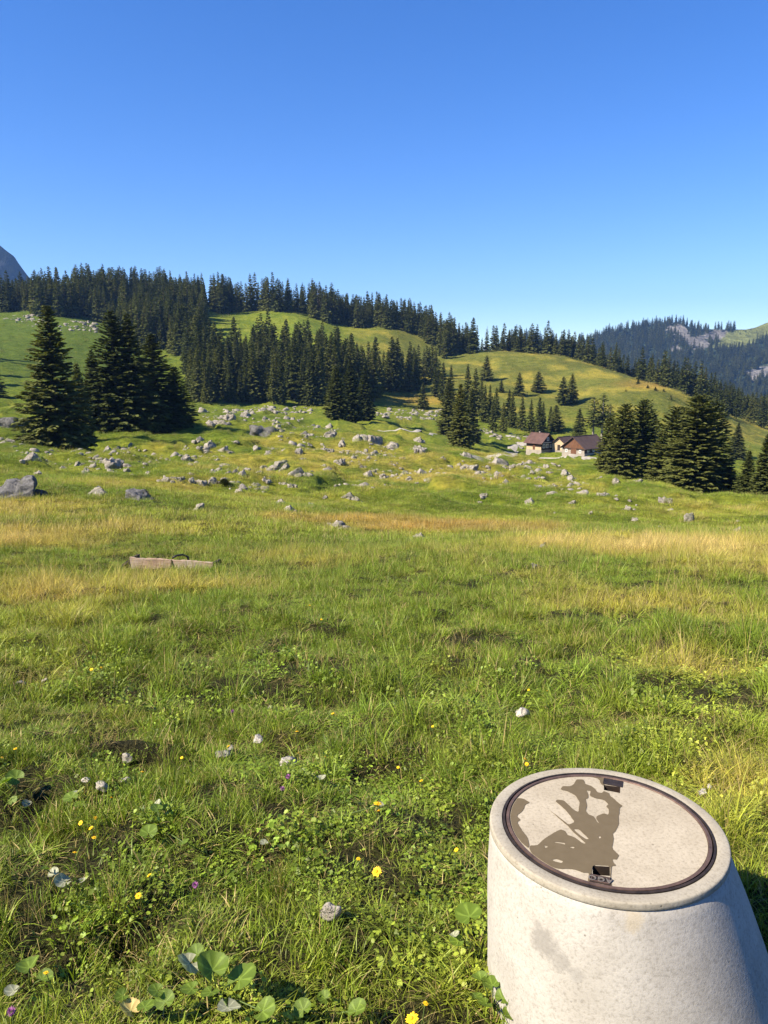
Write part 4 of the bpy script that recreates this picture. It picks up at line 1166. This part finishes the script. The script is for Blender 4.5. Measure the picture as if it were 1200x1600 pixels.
def bxm(nm, pts_lo, pts_hi, mat):               # prism from a lower and an upper ring
    n_ = len(pts_lo)
    return new_mesh(nm, pts_lo + pts_hi, [tuple(range(n_))[::-1], tuple(range(n_, 2 * n_))] + [(i, (i + 1) % n_, (i + 1) % n_ + n_, i + n_) for i in range(n_)], mat)
def rough_bar(nm, x0, x1, y0, y1, z0, z1, lean, mat, seed, nseg=26):
    """a long plank with a slightly worn, uneven upper edge"""
    V = []
    for i in range(nseg + 1):
        x = x0 + (x1 - x0) * i / nseg
        wv = .010 * math.sin(i * 1.7 + seed) + .008 * math.sin(i * .63 + seed * 2)
        V += [(x, y0 + lean, z0), (x, y1 + lean, z0), (x, y1, z1 + wv), (x, y0, z1 + wv * .8)]
    F = [(0, 3, 2, 1), tuple(nseg * 4 + k for k in range(4))]
    for i in range(nseg):
        for k in range(4):
            k2 = (k + 1) % 4; F.append((i * 4 + k, i * 4 + k2, (i + 1) * 4 + k2, (i + 1) * 4 + k))
    return new_mesh(nm, V, F, mat)
obj('side_plank', rough_bar('side_plank', -HL, HL, -TD / 2 - .05, -TD / 2, -.06, TH, .06, MAT_TROUGH, 1), trough)
obj('side_plank', rough_bar('side_plank', -HL, HL, TD / 2, TD / 2 + .05, -.06, TH - .09, -.06, MAT_TROUGH, 2), trough)
obj('bottom_plank', rough_bar('bottom_plank', -HL, HL, -TD / 2 + .08, TD / 2 - .08, -.08, -.02, 0, MAT_TROUGH, 3), trough)
for s_ in (-1, 1):
    e = s_ * (HL + .02)
    obj('end_board', bxm('end_board', [(e, -TD / 2, -.05), (e + s_ * .05, -TD / 2, -.05), (e + s_ * .05, TD / 2, -.05), (e, TD / 2, -.05)], [(e - s_ * .05, -TD / 2 - .04, TH - .01), (e, -TD / 2 - .04, TH - .01), (e, TD / 2 + .04, TH - .01), (e - s_ * .05, TD / 2 + .04, TH - .01)], MAT_TROUGH_END), trough)
obj('spill_board', bxm('spill_board', [(-HL - .30, -TD / 2, .02), (-HL - .02, -TD / 2, .20), (-HL - .02, TD / 2, .20), (-HL - .30, TD / 2, .02)], [(-HL - .32, -TD / 2, .06), (-HL - .02, -TD / 2, .27), (-HL - .02, TD / 2, .27), (-HL - .32, TD / 2, .06)], MAT_TROUGH_END), trough)
def tube(nm, P, r, mat, sides=8, closed=False):
    P = [Vector(p) for p in P]; V = []; F = []
    rr = r if hasattr(r, '__len__') else [r] * len(P)
    for i, p in enumerate(P):
        d = (P[min(i + 1, len(P) - 1)] - P[max(i - 1, 0)]).normalized()
        u = d.orthogonal().normalized() if i == 0 else (u - d * u.dot(d)).normalized()
        v = d.cross(u)
        for k in range(sides):
            a = 6.28318 * k / sides; V.append(p + (u * math.cos(a) + v * math.sin(a)) * rr[i])
    for i in range(len(P) - 1):
        for k in range(sides):
            k2 = (k + 1) % sides; F.append((i * sides + k, i * sides + k2, (i + 1) * sides + k2, (i + 1) * sides + k))
    F += [tuple(range(sides))[::-1], tuple((len(P) - 1) * sides + k for k in range(sides))]
    return new_mesh(nm, V, F, mat, True)
X0 = 2 * TS
obj('iron_band', box_mesh('iron_band', X0 - .012, X0 + .012, -TD / 2 - .062, -TD / 2 - .045, .02, TH + .01, MAT_IRON_DARK), trough)
hose = tube('hose', [(tx + X0 - .04, ty - TD / 2 - .01, tz + .285), (tx + X0 + .01, ty - TD / 2 + .0, tz + .318), (tx + X0 + .05, ty - TD / 2 + .02, tz + .335), (tx + X0 + .16, ty - .04, tz + .335), (tx + X0 + .25, ty + .03, tz + .27), (tx + X0 + .27, ty + .05, tz + .1)], .022, MAT_HOSE)
obj('hose', hose, label='short black hose arching over the middle of the wooden trough', category='hose')
#@@SHAFT_END
# ----------------------------------------------------------------- grass and herbs
MAT_GRASS = mat_leafy('grass_blade', translucent=.30, rough=.5, spec=.3)
MAT_HERB = mat_leafy('herb_leaf', translucent=.25, rough=.5, spec=.3)

def blades(seed, n, spread, h0, h1, w, lean, dry=0.1, segs=4, curl=1.0):
    """n tapering bent blades growing out of a disc"""
    g = np.random.default_rng(seed)
    V, F, B = [], [], []
    for _ in range(n):
        a = g.random() * 6.283; r = spread * math.sqrt(g.random())
        p = np.array([r * math.cos(a), r * math.sin(a), -.015])
        h = g.uniform(h0, h1) * (1.15 - .45 * (r / spread) ** 2)
        da = a + g.normal(0, .9); ln = abs(g.normal(lean, lean * .5)) + .05
        d = np.array([math.cos(da), math.sin(da)])
        fa = g.random() * 6.283; wv = np.array([math.cos(fa), math.sin(fa), 0]) * w * g.uniform(.6, 1.3)
        isdry = g.random() < dry
        br = g.uniform(.62, 1.35)
        th = ln * .35; base = len(V)
        q = p.copy(); step = h / segs
        for s in range(segs + 1):
            f = s / segs
            ww = wv * (1 - f ** 1.6) * (1.0 if s else .7)
            if s == segs: V.append(tuple(q)); B.append((br, 1.0 if isdry else .12 * (g.random() < .3), f))
            else:
                V.append(tuple(q - ww)); V.append(tuple(q + ww)); B += [(br, 1.0 if isdry else 0.0, f)] * 2
            th = min(th + ln * curl / segs * 1.3, 2.0)
            q = q + step * np.array([d[0] * math.sin(th), d[1] * math.sin(th), math.cos(th)])
        for s in range(segs - 1):
            i = base + 2 * s; F.append((i, i + 1, i + 3)); F.append((i, i + 3, i + 2))
        i = base + 2 * (segs - 1); F.append((i, i + 1, i + 2))
    return np.array(V), np.array(F), np.array(B)

def herb(seed, n, spread, size, h):
    """low herbs: small oval and trefoil leaves on short stalks"""
    g = np.random.default_rng(seed)
    V, F, B = [], [], []
    for _ in range(n):
        a = g.random() * 6.283; r = spread * math.sqrt(g.random())
        c = np.array([r * math.cos(a), r * math.sin(a), h * g.uniform(.25, 1.0)])
        tilt = np.array([g.normal(0, .45), g.normal(0, .45), 1.0]); tilt /= np.linalg.norm(tilt)
        nl = 3 if g.random() < .6 else 1; a0 = g.random() * 6.28; br = g.uniform(.7, 1.35)
        for k in range(nl):
            aa = a0 + k * 2.094
            u = np.array([math.cos(aa), math.sin(aa), 0]); u -= tilt * (u @ tilt); u /= np.linalg.norm(u); v = np.cross(tilt, u)
            L = size * g.uniform(.7, 1.3) * (1 if nl == 3 else 1.9); W = L * .42
            b = len(V)
            pts = [c, c + u * L * .35 + v * W, c + u * L * .8 + v * W * .8 - tilt * L * .05, c + u * L * 1.05 - tilt * L * .12, c + u * L * .8 - v * W * .8 - tilt * L * .05, c + u * L * .35 - v * W]
            V += [tuple(p) for p in pts]; B += [(br, 0, .6)] * 6
            F += [(b, b + 1, b + 2), (b, b + 2, b + 3), (b, b + 3, b + 4), (b, b + 4, b + 5)]
        b = len(V); o = np.array([c[0] * .7, c[1] * .7, -.01]); s = np.array([.0012, 0, 0])
        V += [tuple(o - s), tuple(o + s), tuple(c)]; B += [(.8, .1, 0)] * 3; F.append((b, b + 1, b + 2))
    return np.array(V), np.array(F), np.array(B)
def lm(name, data, mat): return np_mesh(name, data[0], data[1], mat, False, {'bv': data[2]})

# 0-3 short sward, 4-6 lush long tufts, 7-8 herbs, 9-11 dry tall grass, 12 matted straw, 13-15 coarse patches for farther off
T_SRC = [lm('short_tuft', blades(400 + k, 60, .095, .04, .125, .0024, .85, .15), MAT_GRASS) for k in range(4)]
T_SRC += [lm('long_tuft', blades(410 + k, 56, .075, .09, .21, .0026, 1.0, .09, 5), MAT_GRASS) for k in range(3)]
T_SRC += [lm('herb_patch', herb(420 + k, 34, .11, (.008, .012)[k], .065), MAT_HERB) for k in range(2)]
T_SRC += [lm('dry_tuft', blades(430 + k, 34, .11, .12, .34, .0018, .8, .50, 5, .9), MAT_GRASS) for k in range(3)]
T_SRC += [lm('matted_straw', blades(440, 40, .10, .08, .22, .0017, 2.4, .9, 4), MAT_GRASS)]
T_SRC += [lm('coarse_patch', blades(450 + k, 90, .45, .10, .24, .006, .8, .08, 3), MAT_GRASS) for k in range(3)]
T_SRC += [lm('coarse_dry', blades(460 + k, 80, .42, .16, .36, .0055, .6, .5, 3), MAT_GRASS) for k in range(2)]

def sward(name, y0, y1, dens, half, choose, scale, label, seed):
    """tufts over the ground between two distances; half = half width of the fan per metre ahead"""
    g = np.random.default_rng(seed)
    area = half * (y1 ** 2 - y0 ** 2)
    n = int(area * dens)
    y = np.sqrt(g.uniform(y0 ** 2, y1 ** 2, n)); x = g.uniform(-half, half, n) * y
    # keep out of the shaft, the trough and the road
    k = np.hypot(x - LX - .10, y - LY) > RT + .09
    k &= ~((np.abs(x - tx) < HL + .05) & (np.abs(y - ty) < TD * .5 + .05))
    x, y = x[k], y[k]
    z = land(x, y)
    c, dry, rust = turf(x, y, z)
    bare = fbm(x / .45, y / .45, 81, 3) * .6 + fbm(x / .16, y / .16, 83, 2) * .4
    for hx_, hy_, hr, hd in HOLLOW:
        bare = bare - min(hd * 2.0, .22) * np.exp(-(((x - hx_) / hr) ** 2 + ((y - hy_) / (hr * .8)) ** 2))
    idx, keep = choose(g, x, y, dry, rust, bare)
    x, y, z, c, idx, dry = x[keep], y[keep], z[keep], c[keep], idx[keep], dry[keep]
    m = len(x)
    clump = fbm(x / .38, y / .38, 95, 3)
    s = scale * g.uniform(.7, 1.3, m)
    px, py, d = project(x, y, z)
    c = c * 1.7 * g.uniform(.6, 1.4, (m, 1)) * (1 + (g.random((m, 1)) - .5) * np.array([[.25, .05, .2]]))
    tall = s * g.uniform(.75, 1.25, m) * (.55 + .95 * smooth(.35, .66, clump))
    rot = np.c_[g.normal(0, .12, m), g.normal(0, .12, m), g.uniform(0, 6.283, m)]
    return instancer(name, np.c_[x, y, z], rot, np.c_[s, s, tall], idx, c, T_SRC, label=label, category='grass', kind='stuff')

def near_choice(g, x, y, dry, rust, bare):
    n = len(x); u = g.random(n)
    patch = fbm(x / .8, y / .8, 87, 3); herbz = fbm(x / .5, y / .5, 89, 3)
    lush = smooth(.50, .64, patch)
    idx = g.integers(0, 4, n)
    idx = np.where(u < lush * .8, 4 + g.integers(0, 3, n), idx)
    idx = np.where((herbz > .48) & (g.random(n) < .42) & (y < 7) & (dry < .3), 7 + g.integers(0, 2, n), idx)
    idx = np.where(g.random(n) < dry * .65, 9 + g.integers(0, 3, n), idx)
    idx = np.where((g.random(n) < .10), 12, idx)
    litter = (bare < .36) & (g.random(n) < .45)
    idx = np.where(litter, 12, idx)
    keep = (bare > .40) | (g.random(n) < .28 + smooth(.30, .41, bare) * .5)
    keep &= ~((idx == 7) & (bare < .4))
    return idx, keep
sward('meadow_grass', 1.0, 5.2, 320, .66, near_choice, .82, 'short green meadow grass and herbs in front around the concrete shaft', 1)
sward('meadow_grass', 5.2, 11, 130, .62, near_choice, 1.05, 'green meadow grass with dry stalks beyond the concrete shaft', 2)
def tussock_choice(g, x, y, dry, rust, bare):
    n = len(x)
    return np.where(g.random(n) < dry * .6, 9 + g.integers(0, 3, n), 4 + g.integers(0, 3, n)), (fbm(x / .6, y / .6, 97, 2) > .56) & (bare > .36)
sward('grass_tussock', 1.2, 9, 26, .64, tussock_choice, 1.15, 'lush green tussocks rising out of the short meadow grass', 6)
def mid_choice(g, x, y, dry, rust, bare):
    n = len(x)
    d = np.maximum(dry, rust)
    idx = np.where(g.random(n) < .5, g.integers(0, 4, n), 4 + g.integers(0, 3, n))
    idx = np.where(g.random(n) < d * .9 + .06, 9 + g.integers(0, 3, n), idx)
    return idx, (bare > .33) | (g.random(n) < .3)
sward('meadow_grass', 11, 24, 62, .60, mid_choice, 1.12, 'tall dry straw coloured grass around the wooden trough', 3)
def far_choice(g, x, y, dry, rust, bare):
    n = len(x)
    idx = np.where(g.random(n) < np.maximum(dry, rust) * .9 + .10, 16 + g.integers(0, 2, n), 13 + g.integers(0, 3, n))
    return idx, np.ones(n, bool)
sward('pasture_grass', 24, 62, 6.5, .58, far_choice, 1.0, 'dry and green grass of the hollow below the rocky pasture', 4)
sward('pasture_grass', 62, 190, 1.9, .57, far_choice, 1.45, 'grazed green turf between the pasture rocks', 5)

sward('hillside_grass', 290, 640, .07, .56, far_choice, 3.2, 'tufted grass of the meadow hill and the grassy openings in the wood', 7)

# ----------------------------------------------------------------- flowers, leaves and stones near the viewer
def above(px, py, h):
    """the spot where a sight line is h metres above the ground"""
    dx, dy, dz = ray(px, py)
    Ys = np.exp(np.linspace(math.log(1.0), math.log(40), 3000)); T = Ys / dy
    g = EYE + dz * T - land(dx * T, Ys) - h
    k = int((g < 0).argmax()); return float(dx * T[k]), float(Ys[k]), float(EYE + dz * T[k])
MAT_PETAL = mat_simple('yellow_petal', (.78, .50, .015), .6, .2, 60, .15)
MAT_CENTRE = mat_simple('orange_centre', (.62, .30, .01), .7, .2)
MAT_STEM = mat_simple('green_stem', (.09, .13, .03), .6, .3)
MAT_CLOVER = mat_simple('purple_floret', (.34, .12, .30), .7, .2, 80, .3)
MAT_CALYX = mat_simple('green_calyx', (.06, .09, .02), .7, .2)
def flower_head(seed, r):
    """two rows of strap petals around a dome"""
    g = np.random.default_rng(seed); V, F = [], []
    for row, (n_, rr, up) in enumerate(((16, 1.0, .10), (13, .72, .32), (9, .45, .5))):
        for k in range(n_):
            a = 6.283 * k / n_ + g.normal(0, .08) + row * .2; L = r * rr * g.uniform(.85, 1.1); w = .17 * r
            u = np.array([math.cos(a), math.sin(a), 0]); v = np.array([-u[1], u[0], 0]); z = np.array([0, 0, 1.])
            b = len(V)
            V += [tuple(u * .1 * r - v * w * .5 + z * .02 * r), tuple(u * .1 * r + v * w * .5 + z * .02 * r), tuple(u * L * .7 + v * w + z * up * L), tuple(u * L + z * up * L * .9), tuple(u * L * .7 - v * w + z * up * L)]
            F += [(b, b + 1, b + 2), (b, b + 2, b + 4), (b + 2, b + 3, b + 4)]
    return np_mesh('petals', np.array(V), np.array(F), MAT_PETAL)
HEADS = [flower_head(500 + k, .0165) for k in range(3)]
def dome(nm, r, mat, zs=.7):
    bm = bmesh.new(); bmesh.ops.create_icosphere(bm, subdivisions=2, radius=r)
    for v in bm.verts: v.co.z *= zs
    me = bpy.data.meshes.new(nm); bm.to_mesh(me); bm.free(); me.materials.append(mat); return me
CENTRE = dome('centre', .0045, MAT_CENTRE); CALYX = dome('calyx', .006, MAT_CALYX, 1.2)
def clover_head():
    g = np.random.default_rng(9); V, F = [], []
    for k in range(70):
        z = 1 - 1.5 * (k + .5) / 70; a = 2.39996 * k; rr = math.sqrt(max(0, 1 - z * z)); u = np.array([rr * math.cos(a), rr * math.sin(a), z]); v = np.cross(u, [0, 0, 1.01]); v /= np.linalg.norm(v)
        b = len(V); V += [tuple(u * .005 - v * .0014), tuple(u * .005 + v * .0014), tuple(u * .0135 * g.uniform(.85, 1.1) + np.array([0, 0, .003]))]; F.append((b, b + 1, b + 2))
    return np_mesh('florets', np.array(V), np.array(F), MAT_CLOVER)
CLOVER = clover_head()
def flower(px, py, h, label, group, kind='yellow', sc=1.0):
    x, y, z = above(px, py, h)
    bx_, by_ = x + random.uniform(-.02, .02), y + random.uniform(-.01, .03)
    zb = float(land(np.array([bx_]), np.array([by_]))[0]) - .01
    t = thing('yellow_flower' if kind == 'yellow' else 'clover_flower', label, 'flower', (bx_, by_, zb), 0, group)
    top = Vector((x - bx_, y - by_, z - zb))
    obj('stem', tube('stem', [(0, 0, 0), (top.x * .3 + .004, top.y * .3, top.z * .4), (top.x * .75, top.y * .75, top.z * .8), tuple(top)], [.0022, .002, .0017, .0016], MAT_STEM, 5), t)
    hd = obj('petals' if kind == 'yellow' else 'florets', random.choice(HEADS) if kind == 'yellow' else CLOVER, t)
    hd.location = top; hd.rotation_euler = (random.uniform(.1, .6), random.uniform(-.5, .1), random.random() * 6); hd.scale = (sc,) * 3
    if kind == 'yellow': obj('centre', CENTRE, hd).location = (0, 0, .004)
    c_ = obj('calyx', CALYX, t); c_.location = top - Vector((0, 0, .006 * sc)); c_.scale = (sc,) * 3
YF = [(590,1256,.20,1.25,'upper of two large yellow flowers close together left of the concrete shaft'),(592,1268,.18,1.2,'lower of two large yellow flowers close together left of the concrete shaft'),(589,1362,.16,1.3,'large open yellow flower below the close pair of yellow flowers'),(644,1592,.14,1.3,'yellow flower low beside the foot of the concrete shaft'),
      (560,1342,.11,.9,None),(713,1328,.11,.9,None),(658,1220,.13,.95,None),(622,1199,.12,.8,None),(466,1177,.13,.9,None),(508,1183,.12,.8,None),(820,1186,.12,1,None),(823,1194,.11,1,None),(174,1247,.12,1.2,None),(126,1286,.12,1,None),(149,1278,.12,.9,None),(142,1294,.11,1,None),(147,1309,.11,1,None),(117,1332,.10,.9,None),(233,1368,.11,.9,None),(216,1400,.12,1.1,None),(222,1206,.12,.9,None),(284,1184,.12,.9,None),(357,1166,.12,1,None),(24,1170,.12,1,None),(3,1184,.12,1.2,None),(101,1038,.16,1.2,None),(143,1046,.15,1.3,None),(158,1043,.15,1.1,None),(502,968,.2,1.3,None),(484,946,.2,1.3,None),(72,1520,.13,.8,None),(665,1568,.10,.8,None),(464,1143,.13,1,None),(520,1115,.13,1,None),(676,1135,.13,.8,None),(855,1080,.15,1,None),(826,1078,.15,.9,None)]
def fl_zone(px, py):
    if py < 1060: return 'small yellow flower in the grass well beyond the shaft and stones', 'yellow flowers far out in the grass'
    if px < 250: return 'small yellow flower among the broad leaves and stones on the left', 'yellow flowers on the left'
    if px < 540: return 'small yellow flower near the bare soil and flat pale stone', 'yellow flowers by the bare soil'
    return 'small yellow flower in the grass just left of the concrete shaft', 'yellow flowers left of the shaft'
for px, py, h, sc, lab in YF:
    flower(px, py, h, lab or fl_zone(px, py)[0], None if lab else fl_zone(px, py)[1], 'yellow', sc * (.95 if lab else .72))
for px, py, h, lab in ((18, 1581, .12, 'pink clover head low in the corner by the picture edge'), (363, 1112, .14, 'small purple clover head in the grass above the soil patch'), (450, 1214, .10, 'purple clover head just under the pale flat stone'), (441, 1233, .09, 'faded clover head below the purple one by the pale flat stone'), (305, 1383, .09, 'dull purple clover head among the low herbs')):
    flower(px, py, h, lab, None, 'clover', 1.1)

def mat_bigleaf(name, c0, c1):
    t = NT(name); co = t.obco()
    a = t.n('Attribute', attribute_name='bv'); sp = t.n('SeparateColor'); t.l(a.outputs['Color'], sp.inputs[0])
    f = t.noise(40, 5, .6, co)
    c = t.ramp(f, [(.3, c0), (.7, c1)])
    c = t.mix(sp.outputs[1], c, tuple(min(1, v * 1.9 + .02) for v in c1))
    p = t.bsdf(c, .5, .35, t.bump(f, .3, .004))
    tr = t.n('BsdfTranslucent'); t.l(t.mix(1.0, c, (1.5, 1.7, .6), 'MULTIPLY'), tr.inputs['Color'])
    mx = t.n('MixShader'); mx.inputs[0].default_value = .3; t.l(p, mx.inputs[1]); t.l(tr.outputs[0], mx.inputs[2])
    return t.done(mx.outputs[0])
MAT_BIG = mat_bigleaf('coltsfoot_leaf', (.085, .135, .012), (.13, .19, .020))
MAT_BIG_PALE = mat_bigleaf('leaf_underside', (.24, .245, .15), (.36, .36, .25))
MAT_BIG_OLD = mat_bigleaf('withered_leaf', (.40, .29, .09), (.60, .46, .18))
def big_leaf(seed, r=1.0, mat=None, cup=.12):
    """round heart-shaped leaf with scalloped edge, folded along its veins; stalk joint at the origin, blade along +y"""
    g = np.random.default_rng(seed); V = [(0, 0, 0)]; B = [(1, .55, 0)]; F = []
    na, nr = 44, 5
    for j in range(1, nr + 1):
        for k in range(na):
            a = math.radians(-158) + math.radians(316) * k / (na - 1)
            rim = .62 + .42 * math.cos(a * .5) ** 2
            rim *= 1 + (.055 * abs(math.sin(a * 5.5)) - .02) * (j == nr) + .02 * (j == nr) * g.normal()
            f = j / nr; rr = r * rim * f
            vein = abs(math.sin(a * 3.0 + math.pi / 2))
            z = cup * r * f ** 2 * (1 + .5 * math.sin(2 * a + seed)) + .045 * r * f * (vein - .5) + .04 * r * f * math.sin(a * 2 + seed * 1.7)
            V.append((rr * math.sin(a), rr * math.cos(a), z)); B.append((1, .5 if vein > .96 and f < .95 else 0, f))
    for k in range(na - 1): F.append((0, 1 + k + 1, 1 + k))
    for j in range(nr - 1):
        for k in range(na - 1):
            a0 = 1 + j * na + k; F.append((a0, a0 + 1, a0 + na + 1)); F.append((a0, a0 + na + 1, a0 + na))
    return np_mesh('leaf', np.array(V), np.array(F), mat, True, {'bv': np.array(B)})
LEAF_G = [big_leaf(600 + k, 1, MAT_BIG, (.14, .3, .05)[k]) for k in range(3)]
LEAF_P = [big_leaf(610 + k, 1, MAT_BIG_PALE, .25) for k in range(2)]
LEAF_O = [big_leaf(620, 1, MAT_BIG_OLD, .3)]
def leaf_plant(label, leaves, name='coltsfoot_plant'):
    """leaves: (photo x, photo y, radius px, height, kind, spin)"""
    x0, y0, _ = above(np.mean([l[0] for l in leaves]), np.mean([l[1] for l in leaves]) + 6, .02)
    z0 = float(land(np.array([x0]), np.array([y0]))[0])
    t = thing(name, label, 'plant', (x0, y0, z0))
    for px, py, rp, h, kind, spin in leaves:
        x, y, z = above(px, py, h)
        d = float(project(x, y, z)[2]); r = rp / FOC * d * 1.12
        lf = obj('leaf', random.choice({'g': LEAF_G, 'p': LEAF_P, 'o': LEAF_O}[kind]), t)
        lf.scale = (r, r, r); lf.location = (x - x0, y - y0, z - z0)
        lf.rotation_euler = (random.uniform(-.1, .5), random.uniform(-.45, .15), spin)
        st = obj('leaf_stalk', tube('leaf_stalk', [(0, 0, -.02), ((x - x0) * .5, (y - y0) * .5, (z - z0) * .55), (x - x0, y - y0, z - z0)], .0022, MAT_STEM, 5), t)
leaf_plant('large leaved coltsfoot plant with pale upturned leaf at the bottom of the picture', [(332,1516,26,.13,'g',.6),(374,1530,25,.11,'g',-.9),(296,1506,20,.14,'p',2.4),(356,1574,19,.09,'p',-2.6),(308,1492,15,.12,'g',1.4),(410,1580,20,.08,'g',-1.4),(330,1550,15,.08,'g',2.9),(300,1545,15,.08,'g',1.8)])
leaf_plant('coltsfoot plant with one yellow withered leaf in the bottom corner grass', [(204,1580,17,.07,'o',1.2),(226,1574,15,.09,'g',-.4),(258,1566,16,.10,'g',.3),(246,1548,13,.12,'g',1.9),(192,1556,11,.09,'g',2.3)])
leaf_plant('pair of coltsfoot leaves low in the grass near the bottom edge', [(474,1578,15,.07,'g',.4),(556,1580,17,.07,'g',-.7),(508,1560,11,.06,'g',1.1)])
leaf_plant('bright round coltsfoot leaf touching the concrete shaft', [(734,1432,22,.17,'g',.2),(716,1470,12,.11,'g',1.8),(708,1462,9,.13,'p',-1.2)])
leaf_plant('cluster of small broad leaves at the foot of the concrete shaft', [(770,1540,16,.10,'g',.2),(752,1530,13,.10,'g',1.2),(785,1560,14,.09,'g',-.8),(760,1568,12,.07,'g',2.2),(742,1556,11,.06,'g',-2.0),(800,1585,13,.06,'g',.8)])
leaf_plant('broad leaved plant with withered leaves at the left edge among small stones', [(26,1216,14,.10,'g',1.3),(8,1222,10,.09,'g',-.6),(20,1252,8,.06,'g',.2),(44,1256,8,.06,'p',2.0),(34,1262,7,.05,'g',-1.7)])
leaf_plant('coltsfoot leaves beside the small white stones', [(112,1246,13,.08,'g',.8),(122,1238,10,.10,'p',-1.4),(128,1256,10,.06,'g',2.1)])
leaf_plant('bright coltsfoot leaf standing in short grass left of the flower pair', [(232,1302,14,.11,'g',.2),(246,1264,10,.11,'g',1.0),(244,1258,8,.10,'p',-.7),(286,1316,9,.08,'g',-2.0)])
leaf_plant('white felted upturned leaves lying in the grass at the left', [(84,1366,9,.08,'p',.4),(100,1378,14,.07,'p',1.9),(130,1376,9,.08,'p',-1.1),(72,1358,7,.1,'g',2.6)])
leaf_plant('dark coltsfoot leaves half buried in long grass in the left corner', [(46,1512,18,.08,'g',.6),(66,1530,14,.07,'g',-1.2),(22,1548,12,.06,'p',2.0)])
leaf_plant('small round leaves in the middle of the short grass', [(440,1324,7,.08,'g',.3),(414,1318,7,.09,'p',1.2),(500,1216,8,.08,'p',-.9),(596,1258,5,.09,'p',.7)])

ST = [(160,1236,22,15,'whitest stone in the grass beside the yellow flowers'),(196,1228,16,14,'small grey stone right of the whitest stone'),(135,1225,14,8,'little pale stone left of the whitest stone'),(450,1198,34,14,'flat pale stone under the yellow flowers in the middle of the meadow'),(516,1440,28,34,'tilted pale stone pointing up out of the grass near the bottom'),(198,1190,22,9,'flat chalky stone at the rim of a dark soil hollow'),(348,1184,24,10,'flat pale stone beside the bare soil patch'),(360,1176,13,9,'small pale stone behind the flat one by the bare soil patch'),(816,1120,22,16,'grey rubbly stone standing in the grass above the concrete shaft'),(32,1072,16,9,'pale stone at the left edge of the dark hollow'),(70,1068,10,8,'small whitish stone beside a dark tussock'),(422,1110,9,6,'tiny white stone in the grass above the soil patch'),(1098,1246,16,10,'grey stone behind the concrete shaft'),(1108,1236,9,8,'small stone just behind the grey stone by the shaft'),(403,1160,20,9,'crumbly pinkish clod on the bare soil patch'),(838,888,16,10,'dark small stone sunk in the dry grass')]
for i, (px, py, w, h, lab) in enumerate(ST):
    x, y, z = above(px, py, .015)
    d = float(project(x, y, z)[2]); r = w / 2 / FOC * d * 1.05
    o = obj('stone', (DROCKS[0] if 'dark small' in lab else STONES[i % 3]), None, None, label=lab, category='stone')
    o.location = (x, y, z + .02 + .0006 * h); sz = h / FOC * d * .9
    o.scale = (r, r * .8, max(sz, r * .5)); o.rotation_euler = (.2, .75 if 'tilted' in lab else random.uniform(-.2, .2), random.random() * 6.28 if 'tilted' not in lab else .3)

# ----------------------------------------------------------------- the air
def haze(density):
    x0, x1, y0, y1, z0, z1 = -9100, 9100, -9100, 9300, -260, 860
    t = bpy.data.materials.new('hazy_air'); t.use_nodes = True; nt = t.node_tree; nt.nodes.clear()
    out = nt.nodes.new('ShaderNodeOutputMaterial'); v = nt.nodes.new('ShaderNodeVolumePrincipled')
    v.inputs['Color'].default_value = (.24, .48, 1.0, 1); v.inputs['Density'].default_value = density; v.inputs['Anisotropy'].default_value = .1
    nt.links.new(v.outputs[0], out.inputs['Volume'])
    t.cycles.homogeneous_volume = True if hasattr(t.cycles, 'homogeneous_volume') else False
    obj('haze', box_mesh('haze', x0, x1, y0, y1, z0, z1, t), kind='stuff', label='thin bluish air over the far mountains', category='haze')
haze(7e-5)
